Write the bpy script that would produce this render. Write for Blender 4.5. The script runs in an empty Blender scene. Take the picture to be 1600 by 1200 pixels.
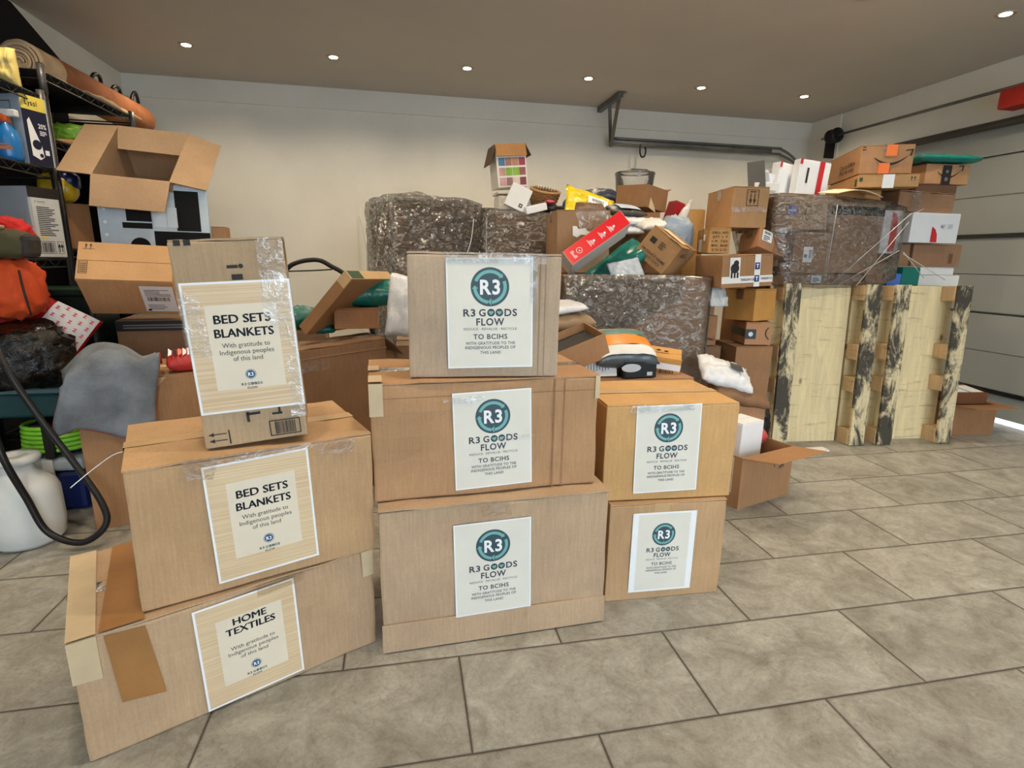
import bpy, bmesh, math, random
from mathutils import Vector, Matrix, Euler, noise
S = bpy.context.scene
C = S.collection
rnd = random.Random(7)

def lin(r, g, b, a=1.0):
    f = lambda c: (c/255/12.92) if c/255 <= 0.04045 else ((c/255+0.055)/1.055)**2.4
    return (f(r), f(g), f(b), a)

# ------------------------------------------------------------------ camera
HC = 1.075
cam = bpy.data.cameras.new('camera'); cam_o = bpy.data.objects.new('camera', cam); C.objects.link(cam_o)
cam.sensor_width = 36.0; cam.sensor_fit = 'HORIZONTAL'; cam.lens = 850.2/1600*36; cam.clip_start = 0.05
_r = Vector((0.98131613, -0.19169717, 0.01645777)); _d = Vector((-0.02731471, -0.22347549, -0.97432675)); _f = Vector((0.19045359, 0.95567301, -0.22453626))
_m = Matrix.Identity(4)
for i in range(3):
    _m[i][0] = _r[i]; _m[i][1] = -_d[i]; _m[i][2] = -_f[i]
_m.translation = (0, 0, HC)
cam_o.matrix_world = _m
S.camera = cam_o

# ------------------------------------------------------------------ sky, daylight, exposure
S.view_settings.view_transform = 'Standard'; S.view_settings.look = 'None'
S.view_settings.gamma = 1.0; S.view_settings.exposure = 0.0; S.view_settings.use_curve_mapping = False
SKY_STRENGTH = 6.1
LAMP_W = 39.0
W = bpy.data.worlds.new('sky'); S.world = W; W.use_nodes = True
_nt = W.node_tree; _bg = _nt.nodes['Background']
_tc = _nt.nodes.new('ShaderNodeTexCoord'); _sx = _nt.nodes.new('ShaderNodeSeparateXYZ'); _rp = _nt.nodes.new('ShaderNodeValToRGB')
_nt.links.new(_tc.outputs['Generated'], _sx.inputs[0]); _nt.links.new(_sx.outputs['Z'], _rp.inputs[0])
_rp.color_ramp.elements[0].position = 0.0; _rp.color_ramp.elements[0].color = (0.62, 0.66, 0.70, 1)
_rp.color_ramp.elements[1].position = 0.6; _rp.color_ramp.elements[1].color = (0.66, 0.82, 1.0, 1)
_e = _rp.color_ramp.elements.new(0.12); _e.color = (0.84, 0.94, 1.0, 1)
_nt.links.new(_rp.outputs[0], _bg.inputs['Color']); _bg.inputs['Strength'].default_value = SKY_STRENGTH
S.cycles.max_bounces = 8; S.cycles.transparent_max_bounces = 24; S.cycles.diffuse_bounces = 5
S.cycles.sample_clamp_indirect = 6.0

# ------------------------------------------------------------------ materials
MATS = {}
def nodes(name):
    m = bpy.data.materials.new(name); m.use_nodes = True
    nt = m.node_tree; b = nt.nodes['Principled BSDF']
    return m, nt, b
def N(nt, t, **kw):
    n = nt.nodes.new(t)
    for k, v in kw.items():
        if k in ('operation', 'blend_type', 'data_type', 'interpolation_type', 'noise_dimensions', 'wave_type', 'bands_direction', 'feature', 'use_clamp'): setattr(n, k, v)
        else: n.inputs[k].default_value = v
    return n
def mathn(nt, op, a, b=None, clamp=False):
    n = nt.nodes.new('ShaderNodeMath'); n.operation = op; n.use_clamp = clamp
    for i, v in enumerate((a, b)):
        if v is None: continue
        if isinstance(v, (int, float)): n.inputs[i].default_value = v
        else: nt.links.new(v, n.inputs[i])
    return n.outputs[0]
def mixc(nt, fac, a, b, mode='MIX'):
    n = nt.nodes.new('ShaderNodeMix'); n.data_type = 'RGBA'; n.blend_type = mode
    for k, v in ((0, fac), (6, a), (7, b)):
        if isinstance(v, (int, float, tuple)): n.inputs[k].default_value = v
        else: nt.links.new(v, n.inputs[k])
    return n.outputs[2]
def ramp(nt, src, p0, p1, c0=(0, 0, 0, 1), c1=(1, 1, 1, 1)):
    n = nt.nodes.new('ShaderNodeValToRGB'); n.color_ramp.elements[0].position = p0; n.color_ramp.elements[1].position = p1
    n.color_ramp.elements[0].color = c0; n.color_ramp.elements[1].color = c1
    nt.links.new(src, n.inputs[0]); return n.outputs[0]
def objco(nt, scale=(1, 1, 1)):
    t = nt.nodes.new('ShaderNodeTexCoord'); mp = nt.nodes.new('ShaderNodeMapping'); mp.inputs['Scale'].default_value = scale
    nt.links.new(t.outputs['Object'], mp.inputs[0]); return mp.outputs[0]
def noi(nt, co, scale, detail=4, rough=0.55, dist=0.0):
    n = nt.nodes.new('ShaderNodeTexNoise'); n.inputs['Scale'].default_value = scale; n.inputs['Detail'].default_value = detail
    n.inputs['Roughness'].default_value = rough; n.inputs['Distortion'].default_value = dist
    nt.links.new(co, n.inputs['Vector']); return n.outputs[0]
def bump(nt, b, h, strength, dist=0.002):
    n = nt.nodes.new('ShaderNodeBump'); n.inputs['Strength'].default_value = strength; n.inputs['Distance'].default_value = dist
    nt.links.new(h, n.inputs['Height']); nt.links.new(n.outputs[0], b.inputs['Normal'])

def plain(name, rgb, rough=0.6, metal=0.0, var=0.06, spec=0.4, bmp=0.0, bscale=60):
    if name in MATS: return MATS[name]
    m, nt, b = nodes(name)
    c = lin(*rgb); co = objco(nt)
    n = noi(nt, co, 9.0)
    dk = tuple(x*(1-var*1.6) for x in c[:3])+(1,); lt = tuple(min(1, x*(1+var)) for x in c[:3])+(1,)
    nt.links.new(ramp(nt, n, 0.3, 0.7, dk, lt), b.inputs['Base Color'])
    b.inputs['Roughness'].default_value = rough; b.inputs['Metallic'].default_value = metal
    b.inputs['Specular IOR Level'].default_value = spec
    if bmp: bump(nt, b, noi(nt, co, bscale), bmp, 0.004)
    MATS[name] = m; return m

def kraft(rgb=(186, 148, 108), seed=0.0, dirty=0.25):
    key = 'cardboard_%d_%d_%d_%g_%g' % (*rgb, seed, dirty)
    if key in MATS: return MATS[key]
    m, nt, b = nodes(key)
    c = lin(*rgb)
    co = objco(nt); cs = objco(nt, (1, 1, 0.06))
    off = nt.nodes.new('ShaderNodeVectorMath'); off.operation = 'ADD'; off.inputs[1].default_value = (seed*3.1, seed*1.7, seed); nt.links.new(co, off.inputs[0]); co = off.outputs[0]
    big = noi(nt, co, 5.0, 5); fine = noi(nt, co, 140, 3)
    flute = noi(nt, cs, 190, 2)
    lt = tuple(min(1, x*1.07) for x in c[:3])+(1,); dk = tuple(x*0.86 for x in c[:3])+(1,)
    col = ramp(nt, big, 0.3, 0.72, dk, lt)
    col = mixc(nt, 0.10, col, fine, 'OVERLAY')
    col = mixc(nt, 0.16, col, flute, 'OVERLAY')
    scuff = ramp(nt, noi(nt, objco(nt, (3.0, 3.0, 0.8)), 9.0+seed*0.01, 6, 0.7), 0.62, 0.80)
    col = mixc(nt, mathn(nt, 'MULTIPLY', scuff, dirty), col, tuple(x*0.45 for x in c[:3])+(1,))
    nt.links.new(col, b.inputs['Base Color']); b.inputs['Roughness'].default_value = 0.78; b.inputs['Specular IOR Level'].default_value = 0.22
    h = mathn(nt, 'ADD', mathn(nt, 'MULTIPLY', flute, 0.5), mathn(nt, 'MULTIPLY', noi(nt, co, 22, 5), 1.2))
    bump(nt, b, h, 0.22, 0.003)
    MATS[key] = m; return m

def clear_film(name, gloss=0.5, rough=0.12, wr=30, tint=(0.93, 0.95, 0.97, 1), milk=0.03, strength=0.9, stretch=(1, 1, 1), bd=0.006):
    """thin clear plastic: mostly see-through, with sharp wrinkle glints"""
    if name in MATS: return MATS[name]
    m = bpy.data.materials.new(name); m.use_nodes = True; nt = m.node_tree
    for n in list(nt.nodes):
        if n.type != 'OUTPUT_MATERIAL': nt.nodes.remove(n)
    out = nt.nodes['Material Output']
    co = objco(nt, stretch)
    r1 = mathn(nt, 'ABSOLUTE', mathn(nt, 'SUBTRACT', noi(nt, co, wr, 5, 0.6, 1.4), 0.5))
    wv = mathn(nt, 'SUBTRACT', 1.0, mathn(nt, 'MULTIPLY', r1, 4.0), True); w2 = noi(nt, co, wr*2.3, 4, 0.6, 1.0)
    hh = mathn(nt, 'ADD', wv, mathn(nt, 'MULTIPLY', w2, 0.5))
    bp = nt.nodes.new('ShaderNodeBump'); bp.inputs['Strength'].default_value = strength; bp.inputs['Distance'].default_value = bd
    nt.links.new(hh, bp.inputs['Height'])
    tr = nt.nodes.new('ShaderNodeBsdfTransparent'); tr.inputs[0].default_value = tint
    gl = nt.nodes.new('ShaderNodeBsdfGlossy'); gl.inputs['Roughness'].default_value = rough; nt.links.new(bp.outputs[0], gl.inputs['Normal'])
    df = nt.nodes.new('ShaderNodeBsdfDiffuse'); df.inputs[0].default_value = (0.75, 0.77, 0.78, 1); nt.links.new(bp.outputs[0], df.inputs['Normal'])
    fr = nt.nodes.new('ShaderNodeFresnel'); fr.inputs[0].default_value = 1.5; nt.links.new(bp.outputs[0], fr.inputs['Normal'])
    streak = ramp(nt, wv, 0.74, 0.96)
    fac = mathn(nt, 'ADD', mathn(nt, 'MULTIPLY', fr.outputs[0], 1.3), mathn(nt, 'MULTIPLY', streak, gloss*0.35), True)
    m1 = nt.nodes.new('ShaderNodeMixShader'); m1.inputs[0].default_value = milk; nt.links.new(tr.outputs[0], m1.inputs[1]); nt.links.new(df.outputs[0], m1.inputs[2])
    m2 = nt.nodes.new('ShaderNodeMixShader'); nt.links.new(fac, m2.inputs[0]); nt.links.new(m1.outputs[0], m2.inputs[1]); nt.links.new(gl.outputs[0], m2.inputs[2])
    nt.links.new(m2.outputs[0], out.inputs[0])
    MATS[name] = m; return m

def emit(name, rgb, st):
    m = bpy.data.materials.new(name); m.use_nodes = True; nt = m.node_tree
    b = nt.nodes['Principled BSDF']; b.inputs['Emission Color'].default_value = rgb; b.inputs['Emission Strength'].default_value = st
    return m

def plastic_bag(name, rgb, rough=0.3, spec=0.5, sc=14, st=0.8):
    if name in MATS: return MATS[name]
    m, nt, b = nodes(name); c = lin(*rgb)
    co = objco(nt); n = noi(nt, co, sc, 5, 0.6, 0.8)
    nt.links.new(ramp(nt, n, 0.3, 0.75, tuple(x*0.8 for x in c[:3])+(1,), tuple(min(1, x*1.1) for x in c[:3])+(1,)), b.inputs['Base Color'])
    b.inputs['Roughness'].default_value = rough; b.inputs['Specular IOR Level'].default_value = spec
    bump(nt, b, n, st, 0.012); MATS[name] = m; return m

K_A = kraft((186, 157, 126), 1); K_B = kraft((184, 158, 130), 2, 0.5); K_C = kraft((190, 156, 118), 3)
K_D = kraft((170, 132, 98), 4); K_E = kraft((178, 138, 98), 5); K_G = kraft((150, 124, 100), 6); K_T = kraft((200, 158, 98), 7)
INK = plain('dark_print_ink', (44, 42, 44), 0.7, var=0.03)
INK_N = plain('navy_print_ink', (38, 46, 58), 0.7, var=0.03)
INK_R = plain('red_print_ink', (196, 40, 46), 0.5)
INK_G = plain('green_print_ink', (44, 74, 52), 0.6)
WHITE = plain('white_paper', (236, 240, 244), 0.55, var=0.02)
WHITE_B = plain('white_board', (226, 228, 228), 0.5, var=0.03)
SIGN_PALE = plain('pale_sign_print', (222, 220, 210), 0.45, var=0.03)
SIGN_CREAM = plain('cream_sign_print', (224, 214, 194), 0.45, var=0.03)
SLATE = plain('slate_print', (54, 78, 90), 0.5, var=0.03)
TEAL_P = plain('teal_print', (112, 176, 174), 0.5, var=0.03)
BLUE_N = plain('blue_emblem_print', (36, 84, 118), 0.5, var=0.03)
TAPE = clear_film('clear_packing_tape', 0.25, 0.16, 24, (0.92, 0.86, 0.76, 1), 0.05, 0.35)
TAPE_T = plain('tan_packing_tape', (196, 164, 120), 0.35, var=0.08, spec=0.6, bmp=0.2, bscale=40)
PAPERTAPE = plain('pale_paper_tape', (204, 184, 150), 0.6, var=0.08)
BLACKM = plain('black_metal', (24, 24, 26), 0.45, 0.2)
BLACKP = plain('black_plastic', (22, 22, 24), 0.4)
STEEL = plain('galvanised_steel', (120, 122, 122), 0.38, 0.8, var=0.15)

def wood_print():
    m, nt, b = nodes('kraft_line_print')
    co = objco(nt); st = objco(nt, (0.5, 1, 60))
    n = noi(nt, st, 5, 3); big = noi(nt, co, 7, 3)
    c = mixc(nt, ramp(nt, n, 0.4, 0.62), lin(206, 180, 144), lin(222, 200, 166))
    c = mixc(nt, 0.18, c, big, 'OVERLAY')
    nt.links.new(c, b.inputs['Base Color']); b.inputs['Roughness'].default_value = 0.4; return m
SIGN_WOOD = wood_print()

# ------------------------------------------------------------------ helpers
def link(name, me, mat=None, parent=None, smooth=False):
    o = bpy.data.objects.new(name, me); C.objects.link(o)
    if mat: me.materials.append(mat)
    if parent: o.parent = parent
    if smooth:
        for p in me.polygons: p.use_smooth = True
    return o
def mesh_from(bm, name):
    me = bpy.data.meshes.new(name); bm.to_mesh(me); bm.free(); return me
def tag(o, label, cat, group=None, kind=None):
    o['label'] = label; o['category'] = cat
    if group: o['group'] = group
    if kind: o['kind'] = kind
    return o
def empty(name, loc=(0, 0, 0), rot=(0, 0, 0)):
    o = bpy.data.objects.new(name, None); o.empty_display_size = 0.05; C.objects.link(o)
    o.location = loc; o.rotation_euler = rot; return o
def thing(name, label, cat, loc=(0, 0, 0), rot=(0, 0, 0), group=None):
    return tag(empty(name, loc, rot), label, cat, group)
def struct(name, bm, mat, smooth=False):
    o = link(name, mesh_from(bm, name), mat, None, smooth); o['kind'] = 'structure'; return o

def bbox(bm, x0, y0, z0, x1, y1, z1, M=None):
    vs = [bm.verts.new(Vector(p) if M is None else M @ Vector(p)) for p in
          ((x0, y0, z0), (x1, y0, z0), (x1, y1, z0), (x0, y1, z0), (x0, y0, z1), (x1, y0, z1), (x1, y1, z1), (x0, y1, z1))]
    for f in ((3, 2, 1, 0), (4, 5, 6, 7), (0, 1, 5, 4), (1, 2, 6, 5), (2, 3, 7, 6), (3, 0, 4, 7)):
        bm.faces.new([vs[i] for i in f])
    return vs
def slab(name, x0, y0, z0, x1, y1, z1, mat, parent=None, bev=0.0, M=None):
    bm = bmesh.new(); bbox(bm, x0, y0, z0, x1, y1, z1, M)
    if bev: bmesh.ops.bevel(bm, geom=bm.edges[:], offset=bev, segments=2, affect='EDGES', profile=0.5)
    return link(name, mesh_from(bm, name), mat, parent)
def catmull(pts, n=8):
    P = [Vector(p) for p in pts]; out = []
    for i in range(len(P)-1):
        a = P[max(i-1, 0)]; b = P[i]; c = P[i+1]; d = P[min(i+2, len(P)-1)]
        for k in range(n):
            t = k/n
            out.append(0.5*((2*b)+(c-a)*t+(2*a-5*b+4*c-d)*t*t+(3*b-a-3*c+d)*t**3))
    out.append(P[-1]); return out
def tube_into(bm, pts, r, seg=10, smooth=False, n=8):
    P = catmull(pts, n) if smooth else [Vector(p) for p in pts]
    rings = []; prev = None
    for i, p in enumerate(P):
        t = (P[min(i+1, len(P)-1)]-P[max(i-1, 0)])
        if t.length < 1e-9: t = Vector((0, 0, 1))
        t.normalize()
        if prev is None:
            u = t.orthogonal().normalized()
        else:
            u = (prev - t*prev.dot(t))
            u = u.normalized() if u.length > 1e-6 else t.orthogonal().normalized()
        prev = u; v = t.cross(u)
        rr = r(i/(len(P)-1)) if callable(r) else r
        rings.append([bm.verts.new(p+(u*math.cos(2*math.pi*k/seg)+v*math.sin(2*math.pi*k/seg))*rr) for k in range(seg)])
    for a, b in zip(rings, rings[1:]):
        for k in range(seg):
            bm.faces.new((a[k], a[(k+1) % seg], b[(k+1) % seg], b[k]))
    bm.faces.new(list(reversed(rings[0]))); bm.faces.new(rings[-1])
def tube(name, pts, r, mat, parent=None, seg=10, smooth=False, n=8):
    bm = bmesh.new(); tube_into(bm, pts, r, seg, smooth, n)
    return link(name, mesh_from(bm, name), mat, parent, True)
def lathe(name, prof, mat, parent=None, seg=32, sq=0.0):
    bm = bmesh.new(); rings = []
    for r, z in prof:
        ring = []
        for k in range(seg):
            a = 2*math.pi*k/seg; q = 1.0
            if sq: q = 1.0/((abs(math.cos(a))**(2+sq)+abs(math.sin(a))**(2+sq))**(1/(2+sq)))
            ring.append(bm.verts.new((r*q*math.cos(a), r*q*math.sin(a), z)))
        rings.append(ring)
    for a, b in zip(rings, rings[1:]):
        for k in range(seg): bm.faces.new((a[k], a[(k+1) % seg], b[(k+1) % seg], b[k]))
    bm.faces.new(list(reversed(rings[0]))); bm.faces.new(rings[-1])
    o = link(name, mesh_from(bm, name), mat, parent, True); return o

# lettering: text turned into mesh once, then placed as flat ink
_glyph = {}
def glyphs(s, bold=0.0):
    key = (s, bold)
    if key in _glyph: return _glyph[key]
    cu = bpy.data.curves.new('lettering', 'FONT'); cu.body = s; cu.size = 1.0; cu.offset = bold; cu.resolution_u = 3
    cu.space_character = 1.0+bold*5.0
    o = bpy.data.objects.new('lettering', cu); C.objects.link(o)
    bpy.context.view_layer.update()
    me = bpy.data.meshes.new_from_object(o.evaluated_get(bpy.context.evaluated_depsgraph_get()))
    vs = [(v.co.x, v.co.y) for v in me.vertices]; fs = [tuple(p.vertices) for p in me.polygons]
    bpy.data.objects.remove(o); bpy.data.curves.remove(cu); bpy.data.meshes.remove(me)
    x0 = min(v[0] for v in vs); x1 = max(v[0] for v in vs)
    _glyph[key] = ([(x-x0, y) for x, y in vs], fs, x1-x0); return _glyph[key]
CAP = 0.70
class Marks:
    """flat print gathered on one (u, v) plane"""
    def __init__(s): s.bm = bmesh.new()
    def poly(s, pts, z=0.0):
        s.bm.faces.new([s.bm.verts.new((x, y, z)) for x, y in pts]); return s
    def rect(s, x, y, w, h, rot=0.0, z=0.0):
        c, n = math.cos(rot), math.sin(rot)
        return s.poly([(x+c*a-n*b, y+n*a+c*b) for a, b in ((0, 0), (w, 0), (w, h), (0, h))], z)
    def frame(s, x, y, w, h, t):
        s.rect(x, y, w, t); s.rect(x, y+h-t, w, t); s.rect(x, y+t, t, h-2*t); return s.rect(x+w-t, y+t, t, h-2*t)
    def disc(s, x, y, r, n=40, z=0.0):
        return s.poly([(x+r*math.cos(2*math.pi*k/n), y+r*math.sin(2*math.pi*k/n)) for k in range(n)], z)
    def arc(s, x, y, r0, r1, a0, a1, n=14, z=0.0):
        A = [math.radians(a0+(a1-a0)*k/n) for k in range(n+1)]
        for a, b in zip(A, A[1:]):
            s.poly([(x+r0*math.cos(a), y+r0*math.sin(a)), (x+r1*math.cos(a), y+r1*math.sin(a)), (x+r1*math.cos(b), y+r1*math.sin(b)), (x+r0*math.cos(b), y+r0*math.sin(b))], z)
        return s
    def text(s, t, cx, base, width, cap=None, bold=0.0, z=0.0, rot=0.0, align='c'):
        vs, fs, w = glyphs(t, bold)
        sx = width/w; sy = (cap/CAP) if cap else sx
        ox = -width/2 if align == 'c' else 0.0
        c, n = math.cos(rot), math.sin(rot)
        V = []
        for x, y in vs:
            a, b = x*sx+ox, y*sy
            V.append(s.bm.verts.new((cx+c*a-n*b, base+n*a+c*b, z)))
        for f in fs:
            try: s.bm.faces.new([V[i] for i in f])
            except ValueError: pass
        return s
    def arrow(s, x, y, h, up=True, w=None):
        w = w or h*0.42; d = 1 if up else -1; y0 = y if up else y+h
        s.poly([(x-w*.13, y0), (x+w*.13, y0), (x+w*.13, y0+d*h*.6), (x-w*.13, y0+d*h*.6)] if up else [(x-w*.13, y0+d*h*.6), (x+w*.13, y0+d*h*.6), (x+w*.13, y0), (x-w*.13, y0)])
        return s.poly([(x-w/2, y0+d*h*.55), (x+w/2, y0+d*h*.55), (x, y0+d*h)])
    def bars(s, x, y, w, h, seed=1):
        r = random.Random(seed); p = x
        while p < x+w-0.002:
            b = w*r.choice((.012, .02, .035)); s.rect(p, y, min(b, x+w-p), h); p += b+w*r.choice((.012, .02, .03))
        return s
    def lines(s, x, y, w, h, n, seed=1, fill=0.5):
        r = random.Random(seed)
        for k in range(n): s.rect(x, y+h*k/n, w*r.uniform(.55, 1.0), h/n*fill)
        return s
    def place(s, name, M, mat, parent):
        bmesh.ops.transform(s.bm, matrix=M, verts=s.bm.verts[:])
        bmesh.ops.recalc_face_normals(s.bm, faces=s.bm.faces[:])
        return link(name, mesh_from(s.bm, name), mat, parent)
def basis(o, u, v):
    u = Vector(u); v = Vector(v); n = u.cross(v); M = Matrix.Identity(4)
    for i in range(3): M[i][0] = u[i]; M[i][1] = v[i]; M[i][2] = n[i]
    M.translation = Vector(o); return M
def face(dim, f, off=0.0015):
    w, d, h = dim
    return {'F': basis((-w/2, -d/2-off, 0), (1, 0, 0), (0, 0, 1)), 'L': basis((-w/2-off, d/2, 0), (0, -1, 0), (0, 0, 1)),
            'R': basis((w/2+off, -d/2, 0), (0, 1, 0), (0, 0, 1)), 'T': basis((-w/2, -d/2, h+off), (1, 0, 0), (0, 1, 0)),
            'B': basis((-w/2, d/2, -off), (1, 0, 0), (0, -1, 0))}[f]

# ------------------------------------------------------------------ cartons
def grid_box(w, d, h, n, bev, dent, seed, open_top=False, th=0.005):
    bm = bmesh.new()
    bbox(bm, -w/2, -d/2, 0, w/2, d/2, h)
    if bev: bmesh.ops.bevel(bm, geom=bm.edges[:], offset=bev, segments=2, affect='EDGES', profile=0.6)
    if n > 1: bmesh.ops.subdivide_edges(bm, edges=[e for e in bm.edges if e.calc_length() > bev*4+0.02], cuts=n, use_grid_fill=True)
    if dent:
        for v in bm.verts:
            p = v.co; q = Vector((p.x*5+seed*7.3, p.y*5-seed*3.1, p.z*5+seed))
            a = noise.fractal(q, 0.9, 2.0, 4)
            edge = max(abs(p.x)/(w/2), abs(p.y)/(d/2))
            c = Vector((0, 0, h*0.5)); nrm = Vector((p.x/(w/2) if abs(p.x) > w/2-bev*2 else 0, p.y/(d/2) if abs(p.y) > d/2-bev*2 else 0, 0))
            if nrm.length: v.co -= nrm.normalized()*max(0.0, (0.5+a))*dent
            if p.z > h-bev*2: v.co.z -= max(0, noise.noise(q*1.3)+0.3)*dent*0.6
    return bm
def flap_slab(bm, x0, y0, x1, y1, z, th, dent, seed, nx=10):
    """top flap lying flat with a slightly wavy edge"""
    rows = []
    for j, y in enumerate((y0, y1)):
        for zz in (z, z+th):
            rows.append([bm.verts.new((x0+(x1-x0)*i/nx, y, zz+noise.noise(Vector((i*0.7+seed, j*3.0, seed)))*dent*(0.8 if 0 < i < nx else .3))) for i in range(nx+1)])
    a, b, c, d = rows
    for i in range(nx):
        bm.faces.new((b[i], b[i+1], d[i+1], d[i])); bm.faces.new((a[i+1], a[i], c[i], c[i+1]))
        bm.faces.new((a[i], a[i+1], b[i+1], b[i])); bm.faces.new((d[i], d[i+1], c[i+1], c[i]))
    bm.faces.new((a[0], b[0], d[0], c[0])); bm.faces.new((b[-1], a[-1], c[-1], d[-1]))
_sd = [0]
def carton(name, label, pose, mat=None, n=3, dent=0.003, seam='x', tape=TAPE, cat='box', group=None, bev=0.004, tape_w=0.048):
    x, y, z, w, d, h, rx, ry, rz = pose
    _sd[0] += 1; sd = _sd[0]
    mat = mat or K_E
    r = thing(name, label, cat, (x, y, z), (rx, ry, rz), group)
    th = 0.005
    b = link('box_body', mesh_from(grid_box(w, d, h-th, n, min(bev, w/8, d/8, h/8), dent, sd), 'box_body'), mat, r, False)
    for s in (0, 1):
        bm = bmesh.new()
        if seam == 'x':
            flap_slab(bm, -w/2+.002, (-d/2+.002) if s == 0 else .0015, w/2-.002, -.0015 if s == 0 else d/2-.002, h-th, th*0.9, dent*0.8, sd+s*5)
        else:
            flap_slab(bm, (-w/2+.002) if s == 0 else .0015, -d/2+.002, -.0015 if s == 0 else w/2-.002, d/2-.002, h-th, th*0.9, dent*0.8, sd+s*5)
        link('top_flap', mesh_from(bm, 'top_flap'), mat, r)
    if tape:
        t = tape_w/2; L = min(0.06, h*0.4); bm = bmesh.new()
        if seam == 'x':
            path = [(-w/2-.0015, h-L), (-w/2-.0015, h+.001), (w/2+.0015, h+.001), (w/2+.0015, h-L)]
            pts = [[bm.verts.new((px, s*t, pz)) for s in (-1, 1)] for px, pz in path]
        else:
            path = [(-d/2-.0015, h-L), (-d/2-.0015, h+.001), (d/2+.0015, h+.001), (d/2+.0015, h-L)]
            pts = [[bm.verts.new((s*t, px, pz)) for s in (-1, 1)] for px, pz in path]
        for p, q in zip(pts, pts[1:]): bm.faces.new((p[0], p[1], q[1], q[0]))
        link('seam_tape', mesh_from(bm, 'seam_tape'), tape, r)
    r['_'] = 0; del r['_']
    return r, (w, d, h)
def rect_part(name, root, dim, f, u, v, w, h, mat, off=0.0015, rot=0.0):
    return Marks().rect(u, v, w, h, rot).place(name, face(dim, f, off), mat, root)
def flap_open(root, hinge0, hinge1, out, length, mat, th=0.004, taper=0.0, name='flap', curl=0.0):
    """a flap slab hinged on the edge hinge0-hinge1, pointing along `out`"""
    a = Vector(hinge0); b = Vector(hinge1); o = Vector(out).normalized(); e = (b-a)
    n = e.cross(o).normalized()*th
    ns = 6; bm = bmesh.new(); rows = []
    for k in range(ns+1):
        t = k/ns; s = taper*t; p0 = a+e*s+o*length*t+n*(curl/th)*t*t; p1 = b-e*s+o*length*t+n*(curl/th)*t*t
        rows.append([bm.verts.new(q) for q in (p0, p1, p1+n, p0+n)])
    for p, q in zip(rows, rows[1:]):
        for i in range(4): bm.faces.new((p[i], p[(i+1) % 4], q[(i+1) % 4], q[i]))
    bm.faces.new(list(reversed(rows[0]))); bm.faces.new(rows[-1])
    bmesh.ops.recalc_face_normals(bm, faces=bm.faces[:])
    return link(name, mesh_from(bm, name), mat, root)
def open_carton(name, label, pose, mat, flaps, flap_len, cat='box', group=None, inner=None):
    """box without a lid: flaps = {'F': tilt, ...}, tilt in degrees from straight up, positive outwards"""
    x, y, z, w, d, h, rx, ry, rz = pose; t = 0.005
    r = thing(name, label, cat, (x, y, z), (rx, ry, rz), group)
    bm = bmesh.new()
    bbox(bm, -w/2, -d/2, 0, w/2, d/2, t)
    bbox(bm, -w/2, -d/2, t, w/2, -d/2+t, h); bbox(bm, -w/2, d/2-t, t, w/2, d/2, h)
    bbox(bm, -w/2, -d/2+t, t, -w/2+t, d/2-t, h); bbox(bm, w/2-t, -d/2+t, t, w/2, d/2-t, h)
    link('box_body', mesh_from(bm, 'box_body'), mat, r)
    E = {'F': ((-w/2, -d/2, h), (w/2, -d/2, h), (0, -1, 0)), 'K': ((w/2, d/2, h), (-w/2, d/2, h), (0, 1, 0)),
         'L': ((-w/2, d/2, h), (-w/2, -d/2, h), (-1, 0, 0)), 'R': ((w/2, -d/2, h), (w/2, d/2, h), (1, 0, 0))}
    for k, a in flaps.items():
        p, q, o = E[k]; L = flap_len
        if isinstance(a, tuple): a, L = a
        ar = math.radians(a); out = Vector(o)*math.sin(ar)+Vector((0, 0, 1))*math.cos(ar)
        flap_open(r, p, q, out, L, mat, taper=0.03)
    return r, (w, d, h)

# soft parcels and bags
def pillow(name, w, d, h, mat, parent=None, seed=0, wr=0.006, pw=2.6, nu=22, nv=18, sag=0.0, M=None):
    bm = bmesh.new(); T = []; Bt = []
    for j in range(nv+1):
        v = -1+2*j/nv; ra = []; rb = []
        for i in range(nu+1):
            u = -1+2*i/nu
            t = max(0.0, (1-abs(u)**pw)*(1-abs(v)**pw))**0.5
            q = Vector((u*2.2+seed*5.1, v*2.2-seed, seed*0.7))
            n1 = noise.fractal(q, 0.8, 2.1, 4)*wr
            fold = abs(noise.noise(Vector((u*5+seed, v*1.3, seed*2.0))))*wr*1.5
            ex = 1+noise.noise(Vector((u*1.5, v*1.5, seed+9)))*0.05
            x = u*w/2*ex; y = v*d/2*ex
            z = t*h/2
            edge = (i in (0, nu)) or (j in (0, nv))
            zt = h/2+z+n1+fold-sag*u*u; zb = h/2-z*0.92+n1*0.6-sag*u*u
            a = bm.verts.new((x, y, zt)); ra.append(a)
            rb.append(a if edge else bm.verts.new((x, y, zb)))
        T.append(ra); Bt.append(rb)
    for j in range(nv):
        for i in range(nu):
            bm.faces.new((T[j][i], T[j][i+1], T[j+1][i+1], T[j+1][i]))
            f = (Bt[j][i], Bt[j+1][i], Bt[j+1][i+1], Bt[j][i+1])
            if len(set(f)) == 4: 
                try: bm.faces.new(f)
                except ValueError: pass
    if M is not None: bmesh.ops.transform(bm, matrix=M, verts=bm.verts[:])
    return link(name, mesh_from(bm, name), mat, parent, True)
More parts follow.
